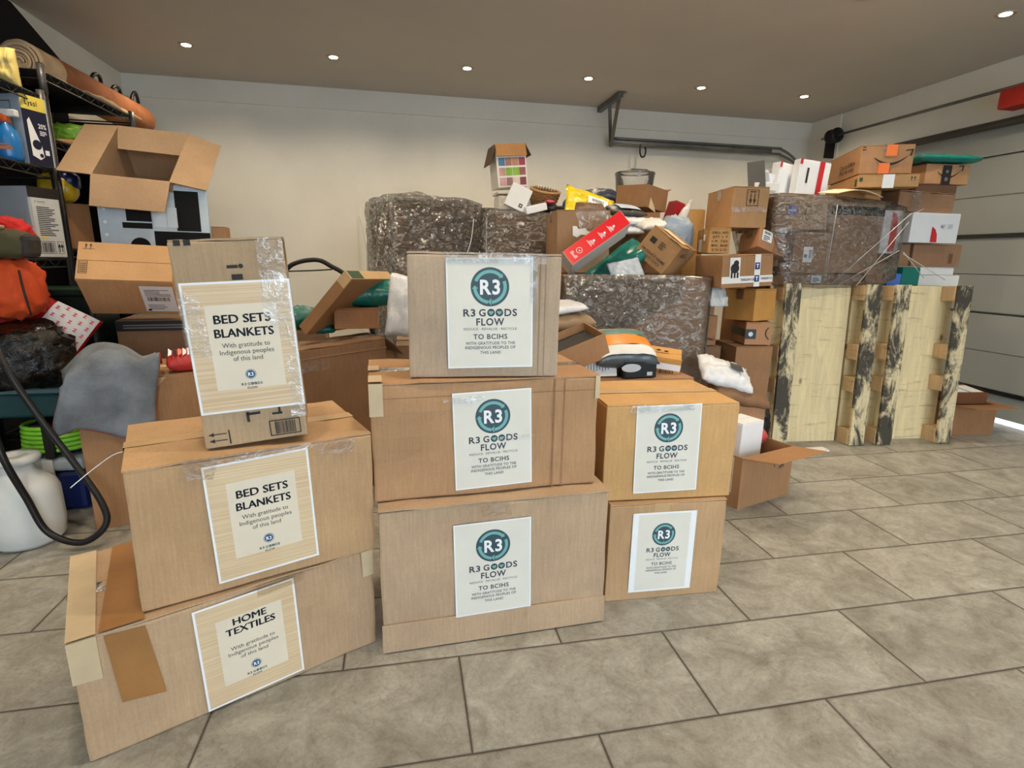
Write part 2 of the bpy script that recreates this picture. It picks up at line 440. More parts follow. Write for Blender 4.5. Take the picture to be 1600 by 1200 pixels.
def parcel(name, label, cat, loc, size, rot, mat, seed, group=None, lab=None, wr=0.006, pw=2.6, marks=None, sag=0.0):
    r = thing(name, label, cat, loc, rot, group)
    pillow('bag_body', *size, mat, r, seed, wr, pw, sag=sag)
    if lab:
        u, v, w, d, m = lab
        top = size[2]+wr*1.2
        # label follows the crown of the parcel
        bm = bmesh.new(); nu = 10; rows = []
        for i in range(nu+1):
            row = []
            for j in range(nu+1):
                x = u+w*(i/nu-.5); y = v+d*(j/nu-.5)
                a = min(1, abs(x)/(size[0]/2)); b = min(1, abs(y)/(size[1]/2))
                t = max(0.0, (1-a**pw)*(1-b**pw))**.5
                row.append(bm.verts.new((x, y, size[2]/2+t*size[2]/2+wr*1.6-sag*(x/(size[0]/2))**2)))
            rows.append(row)
        for i in range(nu):
            for j in range(nu): bm.faces.new((rows[i][j], rows[i+1][j], rows[i+1][j+1], rows[i][j+1]))
        link('address_label', mesh_from(bm, 'address_label'), m, r, True)
    return r
def crumple(name, w, d, h, mat, parent, seed, amp=0.25, sub=4, M=None, freq=3.0):
    """a lumpy crumpled bag: sphere pushed about by folded noise, flat underneath"""
    bm = bmesh.new(); bmesh.ops.create_icosphere(bm, subdivisions=sub, radius=1.0)
    for v in bm.verts:
        p = v.co.normalized(); q = p*freq+Vector((seed*3.3, seed, -seed))
        a = abs(noise.noise(q))+0.5*abs(noise.noise(q*2.3))+0.25*abs(noise.noise(q*5.1))
        k = 1+amp*(a-0.55)
        p = Vector((math.copysign(abs(p.x)**.75, p.x), math.copysign(abs(p.y)**.75, p.y), math.copysign(abs(p.z)**.75, p.z)))
        v.co = Vector((p.x*k*w/2, p.y*k*d/2, h/2+max(-1, p.z*k)*h/2))
    if M is not None: bmesh.ops.transform(bm, matrix=M, verts=bm.verts[:])
    return link(name, mesh_from(bm, name), mat, parent, True)
def film_shell(name, pts, off, seed, mat, parent=None, amp=0.012, cuts=10):
    bm = bmesh.new()
    for p in pts: bm.verts.new(p)
    bmesh.ops.convex_hull(bm, input=bm.verts[:])
    for v in [v for v in bm.verts if not v.link_faces]: bm.verts.remove(v)
    bmesh.ops.triangulate(bm, faces=bm.faces[:])
    for _ in range(5):
        es = [e for e in bm.edges if e.calc_length() > 0.07]
        if not es: break
        bmesh.ops.subdivide_edges(bm, edges=es, cuts=1); bmesh.ops.triangulate(bm, faces=bm.faces[:])
    bm.normal_update()
    for v in bm.verts:
        q = v.co*6+Vector((seed, seed*2, 0)); a = noise.fractal(q, 0.9, 2.0, 3)
        v.co += v.normal*(off+abs(a)*amp)
    return link(name, mesh_from(bm, name), mat, parent, True)
def box_pts(pose):
    x, y, z, w, d, h, rx, ry, rz = pose
    R = Euler((rx, ry, rz)).to_matrix()
    return [Vector((x, y, z))+R @ Vector((sx*w/2, sy*d/2, sz*h)) for sx in (-1, 1) for sy in (-1, 1) for sz in (0, 1)]

# ================================================================== the room
XL, XR, YB, ZC, YF = -2.14, 4.08, 5.24, 2.449, -3.0
def tile_floor():
    m, nt, b = nodes('stone_floor_tiles')
    tc = nt.nodes.new('ShaderNodeTexCoord'); sp = nt.nodes.new('ShaderNodeSeparateXYZ'); nt.links.new(tc.outputs['Object'], sp.inputs[0])
    v = mathn(nt, 'DIVIDE', mathn(nt, 'SUBTRACT', sp.outputs['Y'], 0.990), 0.310)
    row = mathn(nt, 'FLOOR', v)
    sh = mathn(nt, 'MULTIPLY', mathn(nt, 'FLOORED_MODULO', row, 2.0), 0.488)
    u = mathn(nt, 'SUBTRACT', mathn(nt, 'DIVIDE', mathn(nt, 'SUBTRACT', sp.outputs['X'], 0.122), 0.604), sh)
    col_i = mathn(nt, 'FLOOR', u)
    fu = mathn(nt, 'FRACT', u); fv = mathn(nt, 'FRACT', v)
    du = mathn(nt, 'MULTIPLY', mathn(nt, 'MINIMUM', fu, mathn(nt, 'SUBTRACT', 1.0, fu)), 0.604)
    dv = mathn(nt, 'MULTIPLY', mathn(nt, 'MINIMUM', fv, mathn(nt, 'SUBTRACT', 1.0, fv)), 0.310)
    dm = mathn(nt, 'MINIMUM', du, dv)
    grout = ramp(nt, dm, 0.0024, 0.0042, (1, 1, 1, 1), (0, 0, 0, 1))
    cb = nt.nodes.new('ShaderNodeCombineXYZ'); nt.links.new(col_i, cb.inputs[0]); nt.links.new(row, cb.inputs[1])
    wn = nt.nodes.new('ShaderNodeTexWhiteNoise'); nt.links.new(cb.outputs[0], wn.inputs['Vector'])
    va = nt.nodes.new('ShaderNodeVectorMath'); va.operation = 'MULTIPLY_ADD'; va.inputs[1].default_value = (7, 9, 5)
    nt.links.new(wn.outputs['Color'], va.inputs[0]); nt.links.new(tc.outputs['Object'], va.inputs[2]); co = va.outputs[0]
    n1 = noi(nt, co, 7.0, 10, 0.70, 0.9); n2 = noi(nt, co, 26, 8, 0.75, 0.6); n3 = noi(nt, co, 90, 5, 0.7)
    c = ramp(nt, n1, 0.32, 0.70, lin(134, 131, 120), lin(182, 181, 173))
    c = mixc(nt, 0.34, c, n2, 'OVERLAY'); c = mixc(nt, 0.30, c, n3, 'OVERLAY')
    stain = mathn(nt, 'MULTIPLY', ramp(nt, noi(nt, co, 3.4, 9, 0.76, 1.6), 0.52, 0.70), ramp(nt, n3, 0.40, 0.60))
    c = mixc(nt, mathn(nt, 'MULTIPLY', stain, 0.75), c, lin(90, 80, 66))
    vein = ramp(nt, mathn(nt, 'ABSOLUTE', mathn(nt, 'SUBTRACT', noi(nt, co, 5.0, 5, 0.6, 2.5), 0.5)), 0.0, 0.012, (1, 1, 1, 1), (0, 0, 0, 1))
    c = mixc(nt, mathn(nt, 'MULTIPLY', vein, 0.30), c, lin(104, 92, 78))
    tone = nt.nodes.new('ShaderNodeMapRange'); tone.inputs[3].default_value = 0.86; tone.inputs[4].default_value = 1.08; nt.links.new(wn.outputs['Value'], tone.inputs[0])
    hv = nt.nodes.new('ShaderNodeHueSaturation'); nt.links.new(tone.outputs[0], hv.inputs['Value']); nt.links.new(c, hv.inputs['Color'])
    c = mixc(nt, grout, hv.outputs[0], lin(66, 56, 48))
    nt.links.new(c, b.inputs['Base Color'])
    nt.links.new(ramp(nt, n2, 0.3, 0.7, (0.42, 0.42, 0.42, 1), (0.62, 0.62, 0.62, 1)), b.inputs['Roughness'])
    b.inputs['Specular IOR Level'].default_value = 0.35
    hgt = mathn(nt, 'SUBTRACT', mathn(nt, 'ADD', mathn(nt, 'MULTIPLY', n1, 0.8), mathn(nt, 'MULTIPLY', n2, 0.35)), mathn(nt, 'MULTIPLY', grout, 0.9))
    bump(nt, b, hgt, 0.6, 0.008)
    return m
def paint(name, rgb, v=0.05):
    m, nt, b = nodes(name); c = lin(*rgb); co = objco(nt)
    n = noi(nt, co, 1.6, 6, 0.6)
    cc = ramp(nt, n, 0.3, 0.7, tuple(x*(1-v*1.5) for x in c[:3])+(1,), tuple(min(1, x*(1+v)) for x in c[:3])+(1,))
    sp = ramp(nt, noi(nt, co, 14, 6, 0.75), 0.70, 0.80)
    cc = mixc(nt, mathn(nt, 'MULTIPLY', sp, 0.18), cc, tuple(x*0.5 for x in c[:3])+(1,))
    nt.links.new(cc, b.inputs['Base Color']); b.inputs['Roughness'].default_value = 0.75; b.inputs['Specular IOR Level'].default_value = 0.25
    bump(nt, b, noi(nt, co, 90, 3), 0.08, 0.002); return m
WALLP = paint('off_white_wall_paint', (227, 227, 219)); CEILP = paint('taupe_ceiling_paint', (188, 184, 178), 0.03)
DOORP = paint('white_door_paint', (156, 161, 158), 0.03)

bm = bmesh.new(); bbox(bm, XL-.2, YF-.4, -.1, XR, YB+.1, 0.0); struct('floor', bm, tile_floor())
bm = bmesh.new(); bbox(bm, XL-.2, YF, ZC, XR+.25, YB+.1, ZC+.1); struct('ceiling', bm, CEILP)
bm = bmesh.new(); bbox(bm, XL-.2, YB, 0, XR+.25, YB+.1, ZC); struct('wall_back', bm, WALLP)
bm = bmesh.new(); bbox(bm, XL-.2, YF, 0, XL, YB, ZC); struct('wall_left', bm, WALLP)
bm = bmesh.new()   # side wall around the sectional door opening
bbox(bm, XR, YF, 2.06, XR+.15, YB, ZC); bbox(bm, XR, YB-.32, 0, XR+.15, YB, 2.06); bbox(bm, XR, YF, 0, XR+.15, 0.6, 2.06)
struct('wall_right', bm, WALLP)
bm = bmesh.new()   # unseen front wall behind the camera, doorway narrowed to darken the left side
bbox(bm, XL, YF-.1, 0, -.6, YF, ZC); bbox(bm, -.6, YF-.1, 2.35, XR, YF, ZC); bbox(bm, 3.8, YF-.1, 0, XR, YF, 2.35)
struct('wall_front', bm, WALLP)
bm = bmesh.new(); bbox(bm, XL, YB-.018, 2.285, XR, YB, ZC); o = struct('trim_1', bm, WALLP)
bm = bmesh.new(); bbox(bm, -0.372, YB-.02, 0.0, -0.295, YB, 1.672); struct('trim_2', bm, WALLP)
bm = bmesh.new(); bbox(bm, XR-.012, YB-.40, 0, XR, YB, ZC); struct('trim_3', bm, WALLP)
# sectional door: panels with grooves between them
bm = bmesh.new()
bbox(bm, XR+.05, 0.6, .03, XR+.075, YB-.32, 2.06)
zs = [0.028, 0.215, 0.75, 1.29, 1.83, 2.05]
for a, b2 in zip(zs, zs[1:]):
    bbox(bm, XR+.012, 0.6, a+.006, XR+.06, YB-.32, b2-.006)
    if b2-a > .4:
        mz = (a+b2)/2; bbox(bm, XR+.004, 0.6, mz+.004, XR+.012, YB-.32, b2-.012); bbox(bm, XR+.004, 0.6, a+.012, XR+.012, YB-.32, mz-.004)
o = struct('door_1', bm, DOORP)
slab('door_seal', XR-.004, 0.6, .196, XR+.02, YB-.32, .222, BLACKP, o)
slab('door_joint', XR-.006, 0.6, 1.272, XR+.012, YB-.32, 1.300, plain('dark_rubber', (40, 40, 40), .6), o)
# driveway outside the doors
bm = bmesh.new(); bbox(bm, -9, -14, -.2, 12, YF-.4, -.03); bbox(bm, XR+.0, YF-.4, -.2, 12, YB+4, -.012)
struct('ground', bm, paint('driveway_concrete', (196, 198, 200)))

# downlights
LENS = emit('lamp_glow', (1.0, 0.83, 0.60, 1), 30.0)
TRIM = plain('lamp_trim', (186, 176, 160), 0.35, 0.4)
k = 0
names_row = ['above the open carton by the shelving', 'above the black cart handle', 'above the wrapped pallet box', 'above the wicker basket', 'above the ceiling bracket', 'nearest the far right corner']
for row, (yy, xs) in enumerate(((4.455, (-1.40, -.445, .507, 1.453, 2.41, 3.36)), (2.83, (-1.40, -.445, .507, 1.453, 2.424, 3.332)), (1.1, (-1.40, -.445, .507, 1.453, 2.424, 3.332)))):
    for i, xx in enumerate(xs):
        if row == 2:  # this row is out of view, added to brighten the room
            lab = 'added out-of-view ceiling downlight of a front row overhead, ' + ['by the left wall', 'second from the left wall', 'third from the left wall', 'third from the sectional door', 'second from the sectional door', 'by the sectional door'][i]
        else: lab = ('warm recessed ceiling downlight of the back row, ' + names_row[i]) if row == 0 else ('warm recessed ceiling downlight of the nearer row, ' + ['over the shelving', 'over the left box stack', 'over the middle box stack', 'over the red carton', 'cut by the top edge of the photo', 'at the top right corner of the photo'][i])
        r = thing('recessed_downlight', lab, 'ceiling light', (xx, yy, ZC), group='recessed ceiling downlights')
        lathe('trim_ring', [(.030, -.002), (.048, -.006), (.050, -.001), (.050, .0), (.03, .0)], TRIM, r, 28)
        lathe('lamp_lens', [(.0285, -.0045), (.0285, -.003), (.02, -.003)], LENS, r, 24)
        L = bpy.data.lights.new('downlight_beam', 'SPOT'); L.energy = LAMP_W; L.color = (1.0, 0.80, 0.56); L.spot_size = math.radians(150); L.spot_blend = 0.85; L.shadow_soft_size = 0.03
        lo = bpy.data.objects.new('downlight_beam', L); C.objects.link(lo); lo.parent = r; lo.location = (0, 0, -.012)

# door hardware
r = thing('door_track', 'grey steel overhead door track along the back wall with curved end', 'track')
for oz in (-.026, .026):
    tube('track_rail', [(1.905, 5.14, 2.150+oz), (3.50, 5.14, 2.150+oz), (3.70, 5.13, 2.135+oz), (3.85, 5.11, 2.05+oz*.6), (3.95, 5.09, 1.92), (3.985, 5.08, 1.70), (3.99, 5.08, .2)], .012, STEEL, r, 8, True, 6)
slab('track_web', 1.905, 5.150, 2.128, 3.60, 5.154, 2.176, STEEL, r)
br = thing('track_bracket', 'perforated steel angle bracket hanging the track from the ceiling', 'bracket', group=None)
slab('ceiling_angle', 1.80, 4.70, ZC-.045, 1.84, 5.23, ZC-.002, STEEL, br)
slab('ceiling_angle_flange', 1.80, 4.70, ZC-.006, 1.87, 5.23, ZC-.002, STEEL, br)
for y0 in (5.02, 4.80):
    bm = bmesh.new(); p0 = Vector((1.845, y0, ZC-.03)); p1 = Vector((1.92, 5.14, 2.10))
    e = (p1-p0).normalized(); sd = Vector((1, 0, 0)); n2 = e.cross(sd).normalized()
    vs = []
    for p in (p0, p1):
        for a, c in ((-1, -1), (1, -1), (1, 1), (-1, 1)): vs.append(bm.verts.new(p+sd*a*.016+n2*c*.003))
    for q in range(4): bm.faces.new((vs[q], vs[(q+1) % 4], vs[4+(q+1) % 4], vs[4+q]))
    bm.faces.new(vs[3::-1]); bm.faces.new(vs[4:])
    st = link('strut', mesh_from(bm, 'strut'), STEEL, br)
    if y0 == 4.80:
        mk = Marks()
        for t in range(9): mk.disc(0, .04+t*.035, .006, 10)
        mk.place('perforation', basis(p0-n2*.0045, sd, e), BLACKP, st)
tag(tube('cable_loop', [(2.20, 5.11, 2.13), (2.195, 5.10, 2.06), (2.215, 5.10, 2.02), (2.245, 5.10, 2.035), (2.25, 5.10, 2.09), (2.235, 5.10, 2.10)], .008, BLACKP, None, 8, True), 'black cable loop hanging from the track near the bracket', 'cable')
sh = thing('torsion_shaft', 'thin steel shaft with cable drum above the sectional door', 'door shaft')
tube('shaft', [(3.98, 3.0, 2.232), (3.98, 4.95, 2.24)], .011, STEEL, sh, 10)
dm = lathe('cable_drum', [(.03, -.05), (.062, -.048), (.062, -.02), (.05, -.015), (.05, .03), (.066, .034), (.066, .05), (.03, .05)], BLACKM, sh, 24)
dm.rotation_euler = (math.pi/2, 0, 0); dm.location = (3.98, 4.80, 2.24)
slab('drum_plate', 3.97, 4.87, 2.06, 4.07, 4.885, 2.29, BLACKM, sh)
tag(tube('door_top_bar', [(4.03, .8, 2.02), (4.03, 4.5, 2.03)], .028, plain('dark_bar', (70, 70, 68), .5, .3), None, 10), 'thick dark horizontal bar along the top of the sectional door', 'bar')
op = thing('door_opener', 'red door opener unit on the shaft at the right edge', 'opener', (3.98, 3.06, 2.155))
slab('housing', -.07, -.20, -.062, .07, .20, .062, plain('red_housing', (176, 40, 30), .45), op, .012)
slab('mounting_plate', .07, -.1, -.05, .09, .1, .05, STEEL, op)

# ================================================================== signs
def heart(mk, x, y, s, z=0):
    pts = []
    for k in range(24):
        t = 2*math.pi*k/24
        pts.append((x+s*(16*math.sin(t)**3)/16, y+s*(13*math.cos(t)-5*math.cos(2*t)-2*math.cos(3*t)-math.cos(4*t))/16))
    return mk.poly(pts, z)
def emblem(sg, M, cx, cy, r, big=True):
    Marks().disc(cx, cy, r, 56).place('emblem_disc', M @ Matrix.Translation((0, 0, .0010)), SLATE if big else BLUE_N, sg)
    mk = Marks(); a0, a1 = r*.70, r*.87
    if big:
        for s0, s1, hd in ((158, 46, 36), (22, -84, None), (262, 186, 174)):
            mk.arc(cx, cy, a0, a1, s0, s1)
            if hd is not None:
                h = math.radians(hd); e = math.radians(s1)
                mk.poly([(cx+r*.62*math.cos(e), cy+r*.62*math.sin(e)), (cx+r*.95*math.cos(e), cy+r*.95*math.sin(e)), (cx+r*.80*math.cos(h-.06 if hd < 90 else h-.06), cy+r*.80*math.sin(h))])
        e = math.radians(-92)
        mk.poly([(cx-.12*r, cy-.76*r), (cx+.07*r, cy-.56*r), (cx+.04*r, cy-.76*r), (cx+.07*r, cy-.95*r)])
    else:
        mk.arc(cx, cy, r*.82, r*.90, 0, 360, 40)
    mk.place('emblem_ring', M @ Matrix.Translation((0, 0, .0014)), TEAL_P if big else WHITE, sg)
    Marks().text('R3', cx, cy-r*.36, r*(1.04 if big else 1.0), r*.72, .03).place('emblem_letters', M @ Matrix.Translation((0, 0, .0018)), WHITE, sg)
def sign_base(root, dim, cu, cv, w, h, roll, mL, mB, panel):
    M = face(dim, 'F', 0.0022) @ Matrix.Translation((cu, cv, 0)) @ Matrix.Rotation(math.radians(roll), 4, 'Z')
    bm = bmesh.new(); bbox(bm, -w/2, -h/2, 0, w/2, h/2, .0005, M)
    sg = link('sign', mesh_from(bm, 'sign'), WHITE, root)
    Marks().rect(-w/2+mL, -h/2+mB, w-2*mL, h-2*mB).place('printed_panel', M @ Matrix.Translation((0, 0, .0008)), panel, sg)
    return sg, M
def goods_row(mk, mt, x, y, k):
    """R3 G(heart)(heart)DS, k = metres per unit"""
    mk.text('R3', x-194*k, y, 112*k, 65*k, .025); mk.text('G', x-74*k, y, 62*k, 65*k, .025); mk.text('DS', x+192*k, y, 118*k, 65*k, .025)
    for ox in (8, 85):
        mk.disc(x+ox*k, y+32*k, 36*k, 28)
        heart(mt, x+ox*k, y+31*k, 22*k)
def sign_logo(root, dim, cu, cv, w, h, roll, mL=.004, mB=.004, sc=1.0):
    sg, M = sign_base(root, dim, cu, cv, w, h, roll, mL, mB, SIGN_PALE)
    k = w/800*sc; Y = lambda p: h/2-(p-75)*(h/1030)*sc-(1-sc)*h*.36
    emblem(sg, M, 0, Y(342), 178*k)
    mk = Marks(); mt = Marks(); m2 = Marks(); m3 = Marks(); ink = plain('slate_ink', (62, 68, 80), .6, var=.02); MT = M @ Matrix.Translation((0, 0, .0012))
    goods_row(mk, mt, 0, Y(612), k)
    mk.text('FLOW', 0, Y(698), 262*k, 65*k, .025); m3.text('TO BCIHS', 0, Y(828), 320*k, 46*k, .02)
    m2.text('REDUCE \u00b7 REVALUE \u00b7 RECYCLE', 0, Y(743), 497*k, 22*k, .0).place('motto_lettering', MT, ink, sg)
    m3.text('WITH GRATITUDE TO THE', 0, Y(881), 465*k, 27*k, .015).text('INDIGENOUS PEOPLES OF', 0, Y(923), 475*k, 27*k, .015).text('THIS LAND', 0, Y(970), 197*k, 27*k, .015)
    mk.place('name_lettering', MT, ink, sg); m3.place('dedication_lettering', MT, ink, sg)
    mt.place('heart_mark', M @ Matrix.Translation((0, 0, .0016)), TEAL_P, sg)
    return sg
def sign_goods(root, dim, cu, cv, w, h, roll, title):
    sg, M = sign_base(root, dim, cu, cv, w, h, roll, .005, .005, SIGN_WOOD)
    x0 = -w/2+.187*w; pw = .655*w; y1 = h/2-.17*h; ph = .65*h
    Marks().rect(x0, y1-ph, pw, ph).place('cream_panel', M @ Matrix.Translation((0, 0, .0011)), SIGN_CREAM, sg)
    cx = x0+pw/2; Y = lambda f: h/2-f*h; mk = Marks(); mt = Marks()
    m2 = Marks(); m3 = Marks(); MT = M @ Matrix.Translation((0, 0, .0014))
    for t, f, wd in title:
        for dx in (-.0009, -.0003, .0003, .0009): m2.text(t, cx+dx, Y(f)+dx*.5, wd*w, .064*h, .0)
    m2.place('title_lettering', MT, INK_N, sg)
    m3.text('With gratitude to', cx, Y(.495), .445*w, .036*h, .0).text('Indigenous peoples', cx, Y(.548), .505*w, .036*h, .0).text('of this land', cx, Y(.601), .275*w, .036*h, .0).place('dedication_lettering', MT, INK_N, sg)
    k = .2*w/500; goods_row(mk, mt, cx, Y(.797), k); mk.text('FLOW', cx, Y(.828), .095*w, 60*k, .02)
    mk.place('name_lettering', MT, INK_N, sg); mt.place('heart_mark', M @ Matrix.Translation((0, 0, .0018)), TEAL_P, sg)
    emblem(sg, M @ Matrix.Translation((0, 0, .0004)), cx, Y(.712), .052*w, False)
    return sg
def tape_strip(root, dim, f, pts, mat=TAPE, off=.0042, name='clear_tape'):
    return Marks().poly(pts).place(name, face(dim, f, off), mat, root)

# ================================================================== front stacks
G3 = 'labelled donation boxes in the front stacks'
GL = clear_film('glossy_sign_cover', 0.6, 0.10, 16, (.98, .98, .98, 1), .02, .5)

r, dm = carton('cardboard_box', 'large low cardboard box on the floor with the HOME TEXTILES sign', (-.487, 1.435, 0, .657, .408, .298, 0, 0, .453), K_A, 8, .006, 'x', TAPE, group=G3, bev=.007)
sign_goods(r, dm, .338, .147, .224, .273, 1.8, (('HOME', .255, .33), ('TEXTILES', .345, .49)))
for f, pts in (('F', [(.075, .12), (.155, .105), (.135, .285), (.062, .29)]), ('T', [(.055, .0), (.135, .0), (.15, .405), (.09, .405)])):
    tape_strip(r, dm, f, pts, plain('brown_packing_tape', (158, 112, 62), .32, var=.1, spec=.6, bmp=.2), .0014 if f == 'F' else .004, 'brown_tape')
tape_strip(r, dm, 'T', [(.0, .0), (.05, .0), (.055, .405), (.0, .405)], PAPERTAPE, .0035, 'paper_tape')
tape_strip(r, dm, 'F', [(.0, .20), (.05, .195), (.05, .297), (.0, .297)], PAPERTAPE, .0012, 'paper_tape')
tape_strip(r, dm, 'F', [(.625, .22), (.655, .22), (.655, .295), (.622, .295)], PAPERTAPE, .0012, 'paper_tape')
tape_strip(r, dm, 'F', [(.36, .265), (.47, .272), (.47, .296), (.36, .296)])

r, dm = carton('cardboard_box', 'cardboard box with a BED SETS BLANKETS sign, middle of the left stack', (-.407, 1.459, .301, .531, .375, .332, 0, 0, .376), K_C, 8, .005, 'x', TAPE_T, group=G3, bev=.006)
sign_goods(r, dm, .262, .171, .227, .291, 1.9, (('BED SETS', .31, .49), ('BLANKETS', .415, .52)))
tape_strip(r, dm, 'F', [(.115, .29), (.165, .28), (.18, .331), (.11, .331)]); tape_strip(r, dm, 'F', [(.40, .295), (.485, .29), (.485, .331), (.38, .331)])
tape_strip(r, dm, 'F', [(.14, .312), (.40, .318), (.40, .3315), (.14, .3315)], GL)
tube('loose_string', [(-.265, .0, .318), (-.29, .0, .312), (-.33, .0, .285), (-.375, .0, .25)], .0011, WHITE, r, 6, True)

r, dm = carton('cardboard_box', 'tall narrow cardboard box with the topmost BED SETS BLANKETS sign', (-.361, 1.409, .644, .224, .2, .465, 0, -.062, .163), kraft((178, 154, 124), 8), 6, .004, 'x', TAPE_T, group=G3)
sign_goods(r, dm, .116, .227, .220, .294, -.6, (('BED SETS', .31, .52), ('BLANKETS', .415, .545)))
for q in (.012, .031): Marks().rect(q, .452, .013, .012).place('ink_mark', face(dm, 'F'), INK, r)
for mk in (Marks().rect(.105, .401, .022, .007), Marks().disc(.133, .405, .005, 16), Marks().rect(.112, .376, .022, .012), Marks().rect(.095, .052, .006, .024).rect(.095, .068, .03, .006), Marks().rect(.150, .062, .022, .005).rect(.164, .062, .005, .018)): mk.place('letter_fragment', face(dm, 'F'), INK, r)
Marks().frame(.140, .010, .068, .038, .0022).bars(.152, .014, .046, .03, 5).place('barcode', face(dm, 'F'), INK, r); mk = Marks()
for yy in (.012, .027): mk.rect(.022, yy+.004, .026, .0022).poly([(.010, yy+.005), (.022, yy), (.022, yy+.010)])
mk.rect(.052, .006, .003, .034)
mk.place('arrow_marks', face(dm, 'F'), INK, r)
tape_strip(r, dm, 'F', [(.165, .30), (.224, .20), (.224, .463), (.170, .463)], GL, .0046, 'cling_film')
tape_strip(r, dm, 'F', [(.19, .05), (.224, .05), (.224, .20), (.20, .20)], GL, .0046, 'cling_film')
tape_strip(r, dm, 'F', [(.0, .22), (.05, .21), (.04, .35), (.0, .36)], GL, .0046, 'cling_film')

r, dm = carton('cardboard_box', 'largest cardboard box with logo sign, on the floor in the middle stack', (.234, 1.558, 0, .655, .395, .428, 0, 0, .048), K_B, 8, .006, 'x', TAPE, group=G3, bev=.007)
sign_logo(r, dm, .310, .228, .219, .284, 1.2)
flap_open(r, (-.327, -.199, .088), (.327, -.199, .088), (0, -.10, -1), .083, K_B, .004, 0, 'bottom_lip', .004)
tape_strip(r, dm, 'F', [(.28, .385), (.36, .385), (.35, .427), (.27, .427)])

r, dm = carton('cardboard_box', 'creased cardboard box with logo sign, between two others in the middle stack', (.212, 1.583, .431, .637, .347, .328, 0, 0, .06), kraft((180, 142, 106), 9), 8, .006, 'x', TAPE, group=G3, bev=.007)
sign_logo(r, dm, .327, .158, .219, .277, 1.7)
for f, pts in (('F', [(.0, .24), (.035, .24), (.035, .327), (.0, .327)]), ('T', [(0, 0), (.035, 0), (.035, .08), (0, .08)]), ('F', [(.622, .26), (.636, .26), (.636, .327), (.622, .327)]), ('T', [(.0, .15), (.03, .15), (.03, .22), (.0, .22)])):
    tape_strip(r, dm, f, pts, PAPERTAPE, .0018 if f == 'F' else .0045, 'paper_tape')
Marks().rect(.50, .0, .003, .32).rect(.53, .0, .002, .32).rect(.0, .285, .636, .0015).place('crease_line', face(dm, 'F', .0012), kraft((150, 114, 82), 9), r)
tape_strip(r, dm, 'F', [(.19, .262), (.30, .268), (.30, .285), (.19, .28)], GL); tape_strip(r, dm, 'F', [(.34, .155), (.45, .16), (.45, .168), (.34, .163)], GL)

r, dm = carton('cardboard_box', 'cardboard box with logo sign on top of the middle stack', (.218, 1.556, .762, .402, .27, .327, 0, 0, -.072), kraft((180, 160, 138), 10), 7, .004, 'x', TAPE, group=G3, bev=.006)
sign_logo(r, dm, .214, .171, .226, .288, .9)
tape_strip(r, dm, 'F', [(.10, .300), (.36, .300), (.36, .326), (.10, .326)], GL); tape_strip(r, dm, 'F', [(.318, .20), (.338, .20), (.338, .315), (.318, .315)], GL)
Marks().rect(.345, .0, .002, .32).rect(.36, .0, .0015, .32).place('crease_line', face(dm, 'F', .0012), kraft((162, 138, 112), 10), r)

r, dm = carton('cardboard_box', 'clean cardboard box with wide-bordered logo sign, lowest of the right stack', (.81, 1.622, 0, .393, .33, .337, 0, 0, -.035), K_C, 7, .003, 'x', TAPE_T, group=G3)
sign_logo(r, dm, .183, .167, .213, .277, 0, .020, .006, .82)
tape_strip(r, dm, 'F', [(.145, .29), (.195, .29), (.195, .336), (.145, .336)], TAPE_T, .0012)

r, dm = carton('cardboard_box', 'smooth tan cardboard box with logo sign, upper of the right stack', (.81, 1.641, .340, .429, .33, .312, 0, 0, -.05), kraft((200, 160, 108), 11), 7, .003, 'x', TAPE_T, group=G3)
sign_logo(r, dm, .201, .168, .209, .284, 1.3)
tape_strip(r, dm, 'F', [(.07, .288), (.28, .292), (.28, .311), (.08, .311)], GL)
rect_part('shipping_label', r, dm, 'R', .0, .01, .05, .12, WHITE)

# ================================================================== wire shelving on the left
def shelf_unit(label, y0, y1, levels, top):
    x0, x1 = -2.10, -1.65
    r = thing('wire_shelving', label, 'shelving', (x0, y0, 0))
    w, d = x1-x0, y1-y0
    for px in (0, w):
        for py in (0, d):
            p = tube('post', [(px, py, 0), (px, py, top)], .0125, BLACKM, r, 10)
            tube('post_sleeve', [(px, py, levels[-1]-.10), (px, py, levels[-1]+.03)], .0165, plain('grey_sleeve', (96, 96, 96), .4, .5), p, 10)
    for z in levels:
        s = link('wire_shelf', (lambda bm: ([bbox(bm, .0, i, z-.004, w, i+.012, z+.002) for i in [k*.022 for k in range(int(d/.022))]], mesh_from(bm, 'wire_shelf'))[1])(bmesh.new()), BLACKM, r)
        bm = bmesh.new()
        for px in (0, w):
            for zz in (z+.004, z-.034): tube_into(bm, [(px, 0, zz), (px, d, zz)], .004, 6)
            n = int(d/.05); tube_into(bm, [(px, d*k/n, z+.002 if k % 2 else z-.032) for k in range(n+1)], .0025, 5)
        for py in (0, d):
            for zz in (z+.004, z-.034): tube_into(bm, [(0, py, zz), (w, py, zz)], .004, 6)
        link('truss_rail', mesh_from(bm, 'truss_rail'), plain('worn_black_metal', (44, 44, 46), .4, .4), s)
    return r
shelf_unit('black wire shelving by the left wall, with the rolled tan mat on top', 3.205, 4.10, (.12, .62, 1.08, 1.60, 1.90), 1.935)
shelf_unit('black wire shelving at the left edge, holding cleaning products', 2.24, 3.170, (.10, 1.033, 1.450, 1.778), 1.80)

